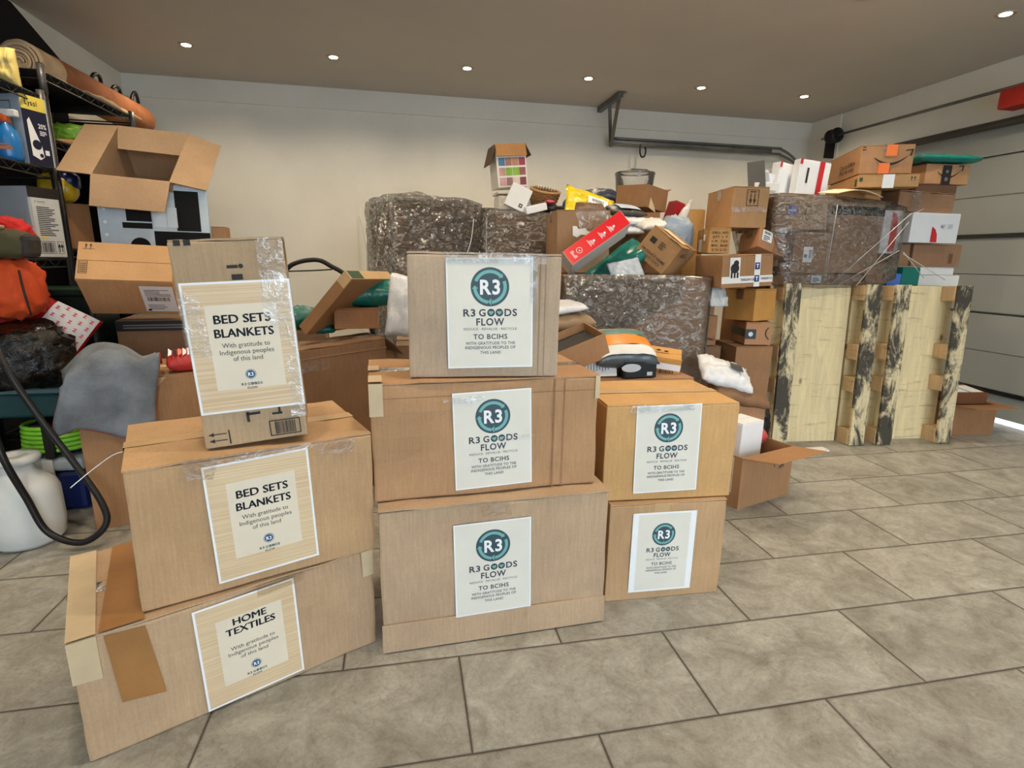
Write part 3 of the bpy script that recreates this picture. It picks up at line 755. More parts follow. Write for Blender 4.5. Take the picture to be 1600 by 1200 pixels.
# rolled mat with fleece lining
r = thing('rolled_mat', 'rolled tan mat with cream fleece lining on top of the shelving', 'rolled mat', (-1.86, 3.42, 1.912))
FLEECE = plain('cream_fleece', (206, 182, 150), .95, var=.15, spec=.1, bmp=.8, bscale=90)
TAN = plain('tan_suede', (156, 102, 70), .8, var=.16, spec=.15, bmp=.4, bscale=14)
bm = bmesh.new(); seg = 32; prof = [(0.0, .100), (.02, .112), (.20, .110), (.26, .112)]
def roll(name, y0, y1, r0, r1, mat, cap=False, seed=1):
    bm = bmesh.new(); R = []
    n = 26
    for j in range(n+1):
        t = j/n; y = y0+(y1-y0)*t; rr = r0+(r1-r0)*t
        if cap and t > .9: rr *= math.sqrt(max(.02, 1-((t-.9)/.1)**2))
        R.append([bm.verts.new((math.cos(2*math.pi*k/seg)*rr*(1+.05*noise.noise(Vector((k*.5, y*6, seed)))), y, r0+math.sin(2*math.pi*k/seg)*rr*.94*(1+.05*noise.noise(Vector((k*.5, y*6, seed+4)))))) for k in range(seg)])
    for a, b in zip(R, R[1:]):
        for k in range(seg): bm.faces.new((a[k], b[k], b[(k+1) % seg], a[(k+1) % seg]))
    bm.faces.new(R[0]); bm.faces.new(list(reversed(R[-1])))
    return link(name, mesh_from(bm, name), mat, r, True)
roll('tan_cover', .24, 1.42, .100, .108, TAN, True, 2)
roll('fleece_end', .03, .25, .098, .099, FLEECE, False, 5)
tube('fleece_spiral', [((.012+.011*a/2.2)*math.cos(a), .028, .085+(.012+.011*a/2.2)*math.sin(a)) for a in [k*.3 for k in range(52)]], .009, FLEECE, r, 8)
tube('fleece_spiral', [((.018+.011*a/2.2)*math.cos(a), .030, .085+(.018+.011*a/2.2)*math.sin(a)) for a in [k*.3 for k in range(46)]], .006, plain('brown_fleece', (104, 78, 58), .95, spec=.1), r, 8)
for yy, hh in ((.66, .02), (.90, .015), (1.16, .06)):
    tube('strap', [(.05, yy-.05, .185), (.055, yy-.03, .20+hh*.4), (.06, yy, .20+hh*.8), (.055, yy+.04, .205+hh*.3), (.05, yy+.06, .185)], .011, BLACKP, r, 8, True)
tag(pillow('folded_blanket', .14, .62, .035, FLEECE, None, 3, .010), 'folded cream blanket under the rolled tan mat', 'blanket').location = (-1.725, 3.95, 1.904)
bm = bmesh.new(); P = [(2.10, .02), (4.34, .02), (4.34, 2.27), (3.93, 2.43), (2.10, 2.44)]
A = [bm.verts.new((-2.134, y, z)) for y, z in P]; B = [bm.verts.new((-2.116, y, z)) for y, z in P]
bm.faces.new(A); bm.faces.new(list(reversed(B)))
for i in range(5): bm.faces.new((A[i], B[i], B[(i+1) % 5], A[(i+1) % 5]))
bmesh.ops.recalc_face_normals(bm, faces=bm.faces[:])
tag(link('dark_backing', mesh_from(bm, 'dark_backing'), plain('black_backing', (14, 14, 15), .9)), 'black sheet on the left wall behind the shelving, extended down to darken it', 'fabric cover')  # black shape above the mat, carried down as added backing to darken the shelves

tag(slab('added_end_panel', -2.112, 4.120, .0, -1.66, 4.134, 1.86, plain('black_backing', (14, 14, 15), .9)), 'added black panel that darkens the far end of the shelving', 'fabric cover')  # added panel, keeps the view through the shelf end black

# cleaning products on the nearer shelving
tag(pillow('snack_bag', .10, .16, .07, plain('white_yellow_pack', (214, 196, 120), .4, bmp=.4), None, 8, .01, M=Matrix.Rotation(math.pi/2, 4, 'X')), 'white and yellow packet on the upper shelf at the left edge', 'packet').location = (-1.70, 3.07, 1.86)
bt = thing('spray_bottle', 'blue spray bottle with orange nozzle at the left edge', 'bottle', (-1.698, 2.962, 1.459))
BLU = plain('blue_liquid_plastic', (32, 118, 190), .25, spec=.6, var=.08)
lathe('bottle_body', [(.002, 0), (.045, .002), (.050, .02), (.050, .09), (.040, .13), (.020, .155), (.018, .165)], BLU, bt, 24)
lathe('nozzle_collar', [(.016, .160), (.021, .162), (.021, .185), (.014, .195), (.002, .196)], plain('orange_plastic', (224, 100, 40), .35), bt, 20)
slab('trigger_head', -.025, -.014, .185, .055, .014, .215, WHITE_B, bt, .005)
Marks().rect(.0, .045, .05, .012).rect(.0, .062, .035, .006).place('label_print', basis((-.005, -.0515, 0), (1, 0, 0), (0, 0, 1)), plain('orange_print', (216, 128, 80), .5), bt)
ca = thing('aerosol_can', 'pale aerosol can with blue cap behind the spray bottle', 'spray can', (-1.775, 2.995, 1.459))
lathe('can_body', [(.002, 0), (.032, .001), (.033, .18), (.028, .192), (.002, .192)], plain('pale_can', (196, 210, 220), .3, .2), ca, 24)
lathe('cap', [(.002, .238), (.026, .238), (.030, .225), (.030, .186)], plain('blue_cap', (44, 136, 186), .35), ca, 24)
NAVY = plain('navy_pack', (30, 32, 56), .4)
r, dm = carton('product_box', 'white and navy cleaner box with yellow band, on the shelf by the post', (-1.735, 3.120, 1.461, .20, .125, .298, 0, 0, -.35), plain('bluish_white_board', (176, 190, 204), .4), 1, 0, tape=None)
rect_part('navy_panel', r, dm, 'R', 0, 0, .115, .298, NAVY)
rect_part('yellow_band', r, dm, 'R', .0, .238, .115, .060, plain('yellow_print', (226, 206, 92), .4), .002)
Marks().text('Lysol', .048, .258, .055, .022, .02).place('lettering', face(dm, 'R', .0028), NAVY, r)
mk = Marks().poly([(.02, .04), (.055, .025), (.075, .04), (.07, .09), (.045, .16), (.03, .205), (.018, .19)]).text('20%', .086, .165, .038, .02, .02).rect(.082, .05, .02, .022).lines(.07, .135, .035, .022, 3)
mk.place('bottle_picture', face(dm, 'R', .0022), WHITE, r)
Marks().disc(.048, .09, .021).disc(.062, .045, .009).place('picture_detail', face(dm, 'R', .0028), NAVY, r)
Marks().rect(.012, .006, .02, .003).frame(.03, .15, .12, .12, .003).place('outline_print', face(dm, 'F'), INK, r)
Marks().lines(.10, .02, .08, .09, 9, 4).place('small_print', face(dm, 'F'), plain('grey_print', (120, 128, 136), .6), r)

r, dm = carton('product_box', 'large white carton with printed panel and barcode, on the lower shelf by the post', (-1.738, 3.085, 1.044, .20, .15, .318, 0, 0, -.35), plain('grey_white_board', (178, 186, 194), .5), 1, 0, tape=None)
rect_part('text_panel', r, dm, 'R', .012, .004, .132, .265, plain('pale_panel', (206, 208, 206), .5))
mk = Marks().lines(.03, .10, .10, .135, 16, 9, .45).bars(.028, .024, .06, .045, 3).frame(.022, .018, .072, .057, .002).frame(.105, .018, .03, .057, .002).arrow(.113, .026, .04).arrow(.126, .026, .04).text('5 WIPE', .05, .248, .05, .008)
mk.place('printed_text', face(dm, 'R', .0022), INK, r)
rect_part('yellow_mark', r, dm, 'R', .03, .088, .035, .010, plain('yellow_print', (226, 206, 92), .4), .0026)
rect_part('dark_top_print', r, dm, 'R', .0, .270, .15, .047, plain('brown_black_print', (42, 36, 34), .5), .0014)

# far shelf contents
g = thing('green_bag', 'bright green plastic bag lying on the shelf under the rolled mat', 'bag', (-1.76, 3.66, 1.61), (0, 0, .2))
crumple('bag_body', .26, .40, .14, plastic_bag('green_film', (118, 170, 52), .3), g, 3, .3)
tag(tube('cardboard_tube', [(-1.88, 3.44, 1.627), (-1.665, 3.46, 1.627)], .019, K_E, None, 16), 'short cardboard tube in front of the green bag', 'tube')
r, dm = carton('cardboard_box', 'small brown box on the shelf beside the open carton', (-1.700, 3.32, 1.086, .19, .17, .225, 0, 0, .55), kraft((150, 108, 72), 12), 2, .002)
p = thing('detergent_pack', 'yellow and navy detergent pack on the small brown box', 'package', (-1.72, 3.33, 1.314), (0, 0, .3))
crumple('pack_body', .17, .13, .15, plastic_bag('yellow_pack_film', (226, 190, 40), .3), p, 9, .12, 3)
crumple('navy_wrapper', .10, .135, .10, plastic_bag('navy_pack_film', (30, 36, 84), .3), p, 4, .1, 3, Matrix.Translation((.045, .01, .062)))

# heap on the floor at the left edge
j = thing('white_jug', 'white plastic jug with wide collar on the floor at the left edge', 'jug', (-1.42, 2.20, 0))
lathe('jug_body', [(.02, 0), (.095, .002), (.112, .02), (.118, .08), (.116, .20), (.104, .235), (.066, .268), (.052, .285), (.050, .318), (.02, .318)], plain('translucent_white_plastic', (214, 220, 222), .45, var=.03, spec=.4), j, 40)
lathe('collar', [(.05, .312), (.072, .318), (.076, .33), (.070, .342), (.03, .344), (.03, .33)], plain('white_collar', (206, 212, 214), .4, var=.02), j, 36)
tag(tube('black_hose', [(-1.52, 2.36, .93), (-1.396, 2.19, .715), (-1.31, 2.17, .514), (-1.214, 2.16, .325), (-1.125, 2.13, .164), (-1.110, 2.10, .085), (-1.185, 2.08, .034), (-1.285, 2.08, .085), (-1.330, 2.08, .218), (-1.365, 2.06, .39), (-1.41, 2.10, .57), (-1.50, 2.2, .70)], .0115, plain('black_rubber', (20, 20, 22), .4), None, 12, True), 'black rubber hose looping down to the floor beside the white jug', 'hose')
c = thing('cooler', 'dark blue cooler with white lid on the floor behind the jug', 'cooler', (-1.50, 2.57, 0))
slab('cooler_body', -.155, -.12, 0, .155, .12, .178, plain('dark_blue_plastic', (22, 40, 104), .35), c, .02)
slab('cooler_lid', -.165, -.13, .180, .165, .13, .235, plain('lid_white', (178, 188, 196), .4), c, .014)
slab('lid_latch', .02, -.138, .150, .06, -.128, .235, WHITE_B, c, .003)
co = thing('cable_coil', 'coil of bright green cable resting on the cooler', 'cable coil', (-1.46, 2.56, .30))
GREENC = plain('lime_rubber', (138, 214, 62), .4, spec=.5)
tube('cable', [(.135*math.cos(a)*(1-.012*(a/6.28)), .11*math.sin(a), -.045+.019*(a/6.28)) for a in [k*.25 for k in range(150)]], .0095, GREENC, co, 8)
slab('coil_tie', .0, -.13, -.06, .035, -.105, .09, BLACKP, co, .004); slab('coil_core', -.09, -.07, -.062, .09, .07, .075, BLACKP, co, .02)
t = thing('storage_bin', 'dark teal storage bin above the green cable', 'bin', (-1.50, 2.66, .405))
slab('bin_body', -.17, -.18, 0, .17, .18, .10, plain('dark_teal_plastic', (22, 70, 76), .35), t, .012)
slab('bin_lid', -.18, -.19, .102, .18, .19, .125, plain('grey_teal_lid', (86, 112, 122), .35), t, .006)
g = thing('garbage_bag', 'shiny black garbage bag in front of the red bag', 'garbage bag', (-1.53, 2.46, .535), (0, 0, .3))
crumple('bag_body', .42, .34, .27, plastic_bag('black_film', (9, 9, 10), .22, .5, 22, 1.0), g, 6, .35, 4, None, 4.0)
z = thing('patterned_bag', 'red plastic bag with white panel of repeated red Z letters', 'bag', (-1.535, 2.68, .760), (1.1, .55, .12))
pillow('bag_body', .36, .24, .07, plastic_bag('red_film', (178, 24, 34), .25, .6, 9, .5), z, 12, .006, 4)
bmz = bmesh.new(); rows = []
for i in range(9):
    rows.append([bmz.verts.new((.01+.165*i/8, -.115+.23*q/8, .035+.035*max(0, (1-(abs(.01+.165*i/8)/.18)**4)*(1-(abs(-.115+.23*q/8)/.12)**4))**.5+.012)) for q in range(9)])
for i in range(8):
    for q in range(8): bmz.faces.new((rows[i][q], rows[i+1][q], rows[i+1][q+1], rows[i][q+1]))
pn = link('white_panel', mesh_from(bmz, 'white_panel'), plain('white_film', (214, 216, 222), .3), z, True)
mk = Marks()
for i in range(5):
    for q in range(6): mk.text('Z', .030+.033*i, -.100+.036*q+(.012 if i % 2 else 0), .015, .013, .05)
mk.place('letter_pattern', Matrix.Translation((0, 0, .0845)), INK_R, pn)
o = thing('orange_bag', 'orange fabric bag under the khaki pouch at the left edge', 'bag', (-1.535, 2.55, .80))
crumple('bag_body', .20, .22, .25, plain('orange_fabric', (206, 78, 34), .8, var=.15, bmp=.5, bscale=12), o, 2, .25)
tube('drawstring', [(.085, -.09, .20), (.095, -.10, .12), (.10, -.09, .03)], .004, BLACKP, o, 6, True)
kp = thing('khaki_pouch', 'khaki pouch with mesh end lying on the orange bag', 'pouch', (-1.52, 2.50, 1.045), (0, .1, .1))
crumple('pouch_body', .23, .15, .115, plain('khaki_fabric', (72, 70, 48), .85, var=.12, bmp=.3, bscale=30), kp, 5, .12)
slab('mesh_end', .075, -.06, .012, .112, .05, .10, plain('dark_mesh', (54, 50, 50), .8, bmp=.6, bscale=200), kp, .02)
tube('pale_strap', [(-.09, -.055, .115), (-.02, -.06, .122), (.03, -.04, .118)], .006, plain('tan_strap', (186, 150, 108), .7), kp, 6, True)
rc = thing('red_cloth', 'red cloth bundle behind the khaki pouch', 'cloth', (-1.60, 2.66, 1.05))
crumple('cloth_body', .20, .16, .16, plain('red_fabric', (190, 26, 26), .75, bmp=.4, bscale=14), rc, 8, .3)
db = thing('dark_bin', 'dark green bin with grey handle behind the red bag', 'bin', (-1.56, 2.93, .55))
slab('bin_body', -.17, -.12, 0, .17, .12, .33, plain('blackish_green_plastic', (12, 30, 24), .4), db, .015)
slab('bin_rim', -.18, -.13, .33, .18, .13, .36, plain('dark_green_rim', (16, 44, 32), .4), db, .006)
tube('handle', [(.04, -.135, .20), (.07, -.17, .27), (.12, -.165, .26), (.14, -.135, .20)], .010, plain('grey_webbing', (150, 152, 156), .6), db, 8, True)
slab('support_crate', -1.61, 2.78, 0, -1.42, 3.10, .545, BLACKP, None, .01)
tag(bpy.data.objects['support_crate'], 'black plastic crate low in the shadow under the dark green bin', 'crate')

# big carton with towel, and the cartons stacked behind it
r, dm = carton('cardboard_box', 'large carton with umbrella and fragile symbols under the grey towel', (-.973, 2.554, 0, .68, .42, .60, 0, 0, .35), K_D, 5, .004, 'x', PAPERTAPE)
mk = Marks()
for v in (.475, .405):
    mk.frame(.045, v, .062, .056, .0018)
mk.arc(.076, .497, 0.0001, .020, 0, 180, 12).rect(.0752, .480, .0016, .022)
mk.arc(.076, .442, .0001, .013, 180, 360, 12).rect(.0752, .417, .0018, .015).rect(.067, .413, .018, .003).rect(.063, .441, .026, .012)
mk.place('handling_symbols', face(dm, 'F'), INK, r)
tape_strip(r, dm, 'F', [(.17, .49), (.235, .50), (.235, .545), (.17, .54)], PAPERTAPE, .0016, 'paper_tape'); tape_strip(r, dm, 'F', [(.165, .44), (.22, .45), (.22, .475), (.165, .47)], PAPERTAPE, .0016, 'paper_tape')
tape_strip(r, dm, 'F', [(.185, .545), (.27, .56), (.30, .594), (.20, .594)], TAPE_T, .0016, 'tan_tape')
# towel draped over the carton's near left corner
tw = thing('grey_towel', 'grey microfibre towel with red hem draped over the large carton', 'towel', (-.973, 2.554, 0), (0, 0, .35))
def towel(u, v):
    # u across (0..1), v from the back over the edge and down
    x = -.385+.315*u+.02*math.sin(v*5)
    L = v*.43
    n1 = noise.noise(Vector((u*3, v*3, 1.0)))
    if L < .16:
        y = -.05-L; z = .615+.085*math.sin(min(1, u*1.2)*math.pi)*(1-.3*v)+.02*n1+.05*u*(1-v)
    else:
        dl = (L-.16)*(1.0-.45*abs(u-.72)) ; y = -.240-.012*math.sin(u*9)-.010*n1; z = .622+.07*u*(1-dl*2)-dl+.012*math.sin(u*7)
    if x < -.345 and L >= .10: z -= .03*(1-u*4 if u < .25 else 0)
    return (x, y, z)
bm = bmesh.new(); nu, nv = 26, 26
G = [[bm.verts.new(towel(i/nu, q/nv)) for q in range(nv+1)] for i in range(nu+1)]
for i in range(nu):
    for q in range(nv): bm.faces.new((G[i][q], G[i+1][q], G[i+1][q+1], G[i][q+1]))
o = link('towel_cloth', mesh_from(bm, 'towel_cloth'), plain('grey_microfibre', (124, 132, 142), .95, var=.25, spec=.1, bmp=.9, bscale=70), tw, True)
sm = o.modifiers.new('thick', 'SOLIDIFY'); sm.thickness = .006
tube('red_hem', [towel(0, q/nv) for q in range(8, nv+1)]+[towel(i/nu, 1) for i in range(1, nu+1)]+[towel(1, q/nv) for q in range(nv-1, 8, -1)], .004, plain('red_hem', (170, 62, 56), .8), tw, 6)
rp = thing('patterned_pack', 'red, white and navy patterned pack on the large carton', 'package', (-.86, 2.46, .606), (.25, 0, .35))
pillow('pack_body', .22, .12, .075, plastic_bag('red_white_pack', (206, 60, 56), .4), rp, 31, .006, 4)
rr2 = random.Random(5); cols = (WHITE, NAVY, plain('salmon_print', (226, 140, 126), .5), WHITE)
for k in range(12):
    a = -.10+.017*k; Marks().poly([(a, -.05), (a+.012, -.05+rr2.random()*.02), (a+.014, .0), (a+.002, .03)]).place('pattern_patch', Matrix.Translation((0, 0, .082)) @ Matrix.Rotation(0, 4, 'X'), cols[k % 4], rp)

F0 = (-1.13, 3.145, 0, .47, .52, .762, 0, 0, .12)
r, dm = carton('cardboard_box', 'tall brown box with black printed band, under the tilted box with arrows', F0, kraft((128, 100, 78), 13), 2, .002)
rect_part('black_band', r, dm, 'F', 0, .71, .47, .047, plain('black_band_print', (26, 24, 26), .4))
Marks().lines(.03, .722, .40, .024, 2, 3).place('band_lettering', face(dm, 'F', .0022), plain('grey_lettering', (112, 108, 106), .5), r)
r, dm = carton('cardboard_box', 'tilted tan box with twin up arrows and white shipping label', (-1.225, 2.875, .872, .345, .195, .265, .91, .038, .236), kraft((196, 154, 110), 14), 3, .002, tape=None)
mk = Marks().arrow(.030, .018, .02).arrow(.046, .018, .02) if False else Marks()
T_M = face(dm, 'T')
mk.rect(.018, .155, .042, .002)
for a in (.030, .046): mk.arrow(a, .160, .024)
mk.frame(.010, .03, .030, .062, .0018)
for k in range(5): mk.rect(.014, .038+.010*k, .022, .0035)
mk.place('printed_symbols', T_M, INK, r)
rect_part('shipping_label', r, dm, 'F', .215, .03, .125, .20, WHITE)
mk = Marks().bars(.232, .115, .085, .032, 8).lines(.228, .155, .1, .055, 5, 2, .35).lines(.228, .05, .09, .045, 3, 3, .3).rect(.222, .035, .014, .014)
mk.place('label_print', face(dm, 'F', .0022), INK, r)
r, dm = carton('printed_box', 'white box with black product pictures below the open carton', (-1.252, 3.235, .768, .49, .05, .650, 0, .01, .17), plain('blue_white_gloss', (186, 204, 218), .3, spec=.5), 1, .001, tape=None)
for mk in (Marks().rect(.035, .595, .05, .022), Marks().rect(.12, .46, .11, .085), Marks().rect(.10, .425, .13, .028), Marks().rect(.34, .42, .11, .20), Marks().rect(.235, .24, .255, .175), Marks().disc(.17, .335, .045)): mk.place('black_picture', face(dm, 'F'), plain('black_gloss_print', (10, 10, 12), .6, spec=.2), r)
Marks().rect(.235, .435, .06, .10).rect(.30, .435, .045, .10).place('pale_picture', face(dm, 'F', .0022), plain('pale_blue_print', (206, 222, 234), .4), r)
mk = Marks()
for k in range(5): mk.disc(.028, .575-.062*k, .008, 16)
mk.place('button_mark', face(dm, 'F', .0022), WHITE, r)
r, dm = carton('cardboard_box', 'brown box with arrow mark standing behind the printed white box', (-1.20, 3.36, .768, .50, .14, .45, 0, 0, .12), K_D, 2, .002, tape=None)
Marks().arrow(.485, .30, .035, True, .02).place('arrow_mark', face(dm, 'F'), INK, r)
r, dm = open_carton('open_carton', 'open cardboard carton with four spread flaps, tilted forward by the shelving', (-1.340, 3.545, 1.352, .347, .455, .30, .702, .061, .049), kraft((174, 146, 116), 15), {'F': (117, .165), 'K': (-122, .13), 'L': (92, .15), 'R': (104, .16)}, .18)

# between the left and the middle stack
r, dm = carton('cardboard_box', 'large brown box with creased top behind the left stack', (-.286, 2.57, 0, .42, .22, .70, 0, -.06, .45), kraft((140, 108, 82), 16), 5, .006, 'x', TAPE)
flap_open(r, (.21, -.11, .70), (.21, .11, .70), (1, 0, -.75), .12, kraft((140, 108, 82), 16), name='torn_flap', curl=.02)
tape_strip(r, dm, 'F', [(.01, .60), (.15, .60), (.15, .65), (.01, .65)], GL); tape_strip(r, dm, 'F', [(.0, .655), (.42, .655), (.42, .66), (.0, .66)], kraft((160, 128, 98), 16), .0016, 'crease_line')
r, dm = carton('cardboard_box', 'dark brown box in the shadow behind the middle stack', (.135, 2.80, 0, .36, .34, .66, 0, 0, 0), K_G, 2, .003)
r, dm = carton('cardboard_box', 'long brown box with green printed end, leaning diagonally', (-.374, 2.75, .735, .335, .056, .365, .795, .027, 1.033), kraft((160, 122, 86), 17), 2, .002, 'x', TAPE_T)
rect_part('green_print_panel', r, dm, 'T', .006, .006, .09, .045, INK_G)
r, dm = carton('cardboard_box', 'small brown box with square code mark below the teal parcel', (-.222, 2.68, .745, .20, .14, .095, 0, 0, .065), kraft((158, 116, 84), 18), 2, .002)
Marks().lines(.015, .02, .06, .05, 4, 6, .3).place('small_print', face(dm, 'F'), K_G, r)
TEALB = plastic_bag('teal_mailer_film', (10, 108, 100), .25, .6, 10, .6)
parcel('teal_mailer', 'plump teal plastic mailer beside the leaning long box', 'parcel', (-.135, 2.75, .838), (.30, .20, .13), (.15, -.05, 0), TEALB, 21, wr=.010)
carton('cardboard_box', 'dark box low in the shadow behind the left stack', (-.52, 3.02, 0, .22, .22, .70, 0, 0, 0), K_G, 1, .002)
parcel('teal_mailer', 'small teal mailer half hidden behind the left stack, by the black handle', 'parcel', (-.52, 3.0, .705), (.16, .16, .11), (.2, 0, .2), TEALB, 22)
parcel('teal_mailer', 'teal mailer corner under the leaning long box', 'parcel', (-.385, 2.72, .715), (.10, .12, .05), (.2, 0, .3), TEALB, 25)
parcel('white_mailer', 'grey-white plastic mailer standing left of the middle stack', 'parcel', (.005, 2.55, .845), (.17, .28, .10), (1.25, .15, .1), plastic_bag('white_poly', (214, 218, 224), .35, .5, 9, .9), 23, wr=.012)
r = thing('push_handle', 'black tubular cart handle behind the left stack', 'handle', (0, 0, 0))
tube('handle_bar', [(-.70, 3.3, .02), (-.69, 3.3, .60), (-.655, 3.3, .95), (-.633, 3.3, 1.003), (-.59, 3.3, 1.031), (-.525, 3.3, 1.047), (-.46, 3.3, 1.047), (-.40, 3.3, 1.015), (-.325, 3.3, .965), (-.24, 3.3, .83), (-.16, 3.3, .5), (-.12, 3.3, .02)], .013, BLACKM, r, 10, True, 4)
tube('control_rod', [(-.645, 3.285, .985), (-.52, 3.282, .990), (-.395, 3.285, .998)], .004, BLACKM, r, 6, True)

# ================================================================== wrapped pallet boxes and the pile
FILM_H = clear_film('stretch_film_heavy', 2.6, .17, 15, (.97, .96, .95, 1), .06, 1.0, (1, 1, 2.0), .016)
FILM_T = clear_film('stretch_film_thin', .8, .12, 12, (.99, .985, .98, 1), .015, .8, (1, 1, 2.0), .006)
FILM_L = clear_film('stretch_film_light', 1.6, .13, 13, (.99, .985, .98, 1), .02, .9, (1, 1, 2.2), .008)
I1 = (.137, 3.60, 0, .558, .43, 1.39, 0, .0, .42); I1R = (.757, 3.56, 0, .405, .38, 1.345, 0, 0, -.02)
I2 = (1.215, 3.01, 0, .815, .61, .995, 0, 0, -.01)
PB1, _ = carton('pallet_box', 'tall pallet box in shiny stretch wrap, left one against the back wall', I1, kraft((150, 120, 94), 20), 3, .008, 'x', TAPE, group='pallet boxes in the pile')
PB1R, _ = carton('pallet_box', 'tall pallet box below the wicker basket, right of the wrapped one', I1R, kraft((158, 126, 96), 21), 3, .006, 'x', TAPE, group='pallet boxes in the pile')
PB2, dm = carton('pallet_box', 'wide wrapped pallet box under the red carton', I2, kraft((150, 118, 90), 22), 4, .008, 'x', TAPE, group='pallet boxes in the pile')
def inv(pose): return (Matrix.Translation(pose[:3]) @ Euler(pose[6:]).to_matrix().to_4x4()).inverted()
def wrap_on(o, root, pose): o.parent = root; o.matrix_parent_inverse = inv(pose); return o
w = PB1
fs = film_shell('stretch_film', [p for p in box_pts(I1) if p.z > 1] + [Vector((p.x, p.y, .55)) for p in box_pts(I1) if p.z < .1] + [Vector((.02, 3.45, 1.43)), Vector((-.10, 3.5, 1.41)), Vector((.3, 3.55, 1.42))], .012, 3, FILM_H, None, .035); wrap_on(fs, w, I1)
wrap_on(film_shell('stretch_film', [Vector((p.x, p.y, max(p.z, .55))) for p in box_pts(I1R)] + [Vector((.475, 3.42, 1.37)), Vector((.475, 3.42, .55))], .004, 5, FILM_L, None, .008), PB1R, I1R)
FR = plain('gathered_film', (206, 204, 198), .25, spec=.8, var=.1)
for k, (a, b2) in enumerate((((-.21, 3.42, .99), (-.24, 3.40, 1.30)), ((-.21, 3.42, .99), (-.06, 3.36, .93)), ((-.21, 3.42, .99), (-.27, 3.40, .95)), ((.42, 3.36, 1.30), (.36, 3.34, 1.05)))):
    wrap_on(tube('film_strand', [a, tuple((a[i]+b2[i])/2+(.012 if i == 0 else 0) for i in range(3)), b2], .0028, FR, None, 5, True), w, I1)
wrap_on(film_shell('stretch_film', [Vector((p.x, p.y, max(p.z, .35))) for p in box_pts(I2)], .004, 8, FILM_T, None, .006), PB2, I2)
bm = bmesh.new(); nx, nz = 34, 20; G = {}
poly_hi = lambda u: .78+.10*min(1, u/.8) if u < .8 else .93
for i in range(nx+1):
    for q in range(nz+1):
        u = i/nx; x = -.405+.81*u*.80
        lo = .70 if u < .3 else .70+.20*((u-.3)/.7)**1.6
        z = lo+(1.005-lo)*q/nz
        G[i, q] = bm.verts.new((x, -.318-.010*abs(noise.noise(Vector((x*14, z*22, 2.0))))-.008, z))
for i in range(nx):
    for q in range(nz): bm.faces.new((G[i, q], G[i+1, q], G[i+1, q+1], G[i, q+1]))
o = link('film_layer', mesh_from(bm, 'film_layer'), clear_film('stretch_film_crumpled', 3.2, .20, 18, (.96, .96, .96, 1), .12, 1.0, (1, 1, 1.4), .016), PB2, True)

PILE = 'parcels heaped on the pallet boxes'
def smile(mk, cx, cy, w, t=.012):
    n = 22; up = []; lo = []
    for k in range(n+1):
        f = k/n; x = cx-w/2+w*f; y = cy-w*.30*math.sin(math.pi*(.08+.86*f))+w*.08*f; th = t*math.sin(math.pi*min(1, .08+f*.95))+.0012
        up.append((x, y+th/2)); lo.append((x, y-th/2))
    for k in range(n): mk.poly([lo[k], lo[k+1], up[k+1], up[k]])
    x, y = cx+w/2, cy+w*.06
    mk.poly([(x-w*.16, y+w*.05), (x-w*.13, y+w*.09), (x+w*.07, y+w*.115), (x+w*.06, y+w*.075)]); return mk.poly([(x+w*.02, y+w*.08), (x+w*.07, y+w*.115), (x+w*.03, y-w*.10), (x-w*.015, y-w*.08)])

# on the tall boxes
t = thing('clear_container', 'clear plastic container under the picture-printed box', 'container', (.70, 3.62, 1.352))
CLR = plain('frosted_plastic', (206, 202, 194), .25, spec=.5, var=.04)
slab('container_body', -.105, -.09, 0, .105, .09, .115, CLR, t, .02); slab('container_lid', -.112, -.097, .115, .112, .097, .132, CLR, t, .006)
Marks().rect(.01, .05, .19, .004).rect(.01, .02, .19, .002).place('rib', basis((-.105, -.0915, 0), (1, 0, 0), (0, 0, 1)), WHITE_B, t)
r, dm = carton('printed_box', 'open brown-topped box with a grid of coloured pictures', (.684, 3.62, 1.512, .195, .17, .255, 0, -.10, .10), plain('white_gloss_board', (220, 216, 210), .35), 1, .001, tape=None)
flap_open(r, (-.0975, -.085, .255), (.0975, -.085, .255), (0, -.25, -1), .075, kraft((170, 126, 80), 24), name='flap')
flap_open(r, (.0975, -.085, .255), (.0975, .085, .255), (.5, 0, -1), .08, kraft((110, 84, 60), 25), name='flap'); flap_open(r, (-.0975, .085, .255), (-.0975, -.085, .255), (-.35, 0, -1), .12, kraft((96, 76, 58), 25), name='flap')
pc = [(70, 120, 160), (170, 120, 100), (186, 134, 104), (160, 60, 78), (190, 150, 140), (132, 176, 50), (132, 176, 50), (146, 90, 80), (196, 150, 150), (150, 110, 106), (206, 190, 176), (120, 50, 60)]
for k in range(12):
    c2, rw = k % 4, k//4
    Marks().rect(.012+.044*c2, .128-.058*rw, .041 if not (rw == 1 and c2 == 2) else .044, .046).place('picture_tile', face(dm, 'F', .0015), plain('tile_%d_%d_%d' % pc[k], pc[k], .4, var=.25), r)
b = thing('wicker_basket', 'woven wicker basket with pale rim on the tall pallet box', 'basket', (.885, 3.57, 1.372), (.30, .10, 0))
WICK = plain('wicker', (150, 112, 66), .7, var=.2)
bm = bmesh.new()
for k in range(13):
    zz = .008+.0095*k; rr = .058+.034*(k/12)**.7
    tube_into(bm, [((rr+.003*math.sin(a*11+k*3.14))*math.cos(a), (rr+.003*math.sin(a*11+k*3.14))*math.sin(a), zz) for a in [2*math.pi*i/44 for i in range(45)]], .0056, 6)
link('woven_side', mesh_from(bm, 'woven_side'), WICK, b, True)
lathe('base', [(.005, 0), (.06, .0), (.062, .008), (.005, .01)], WICK, b, 24)
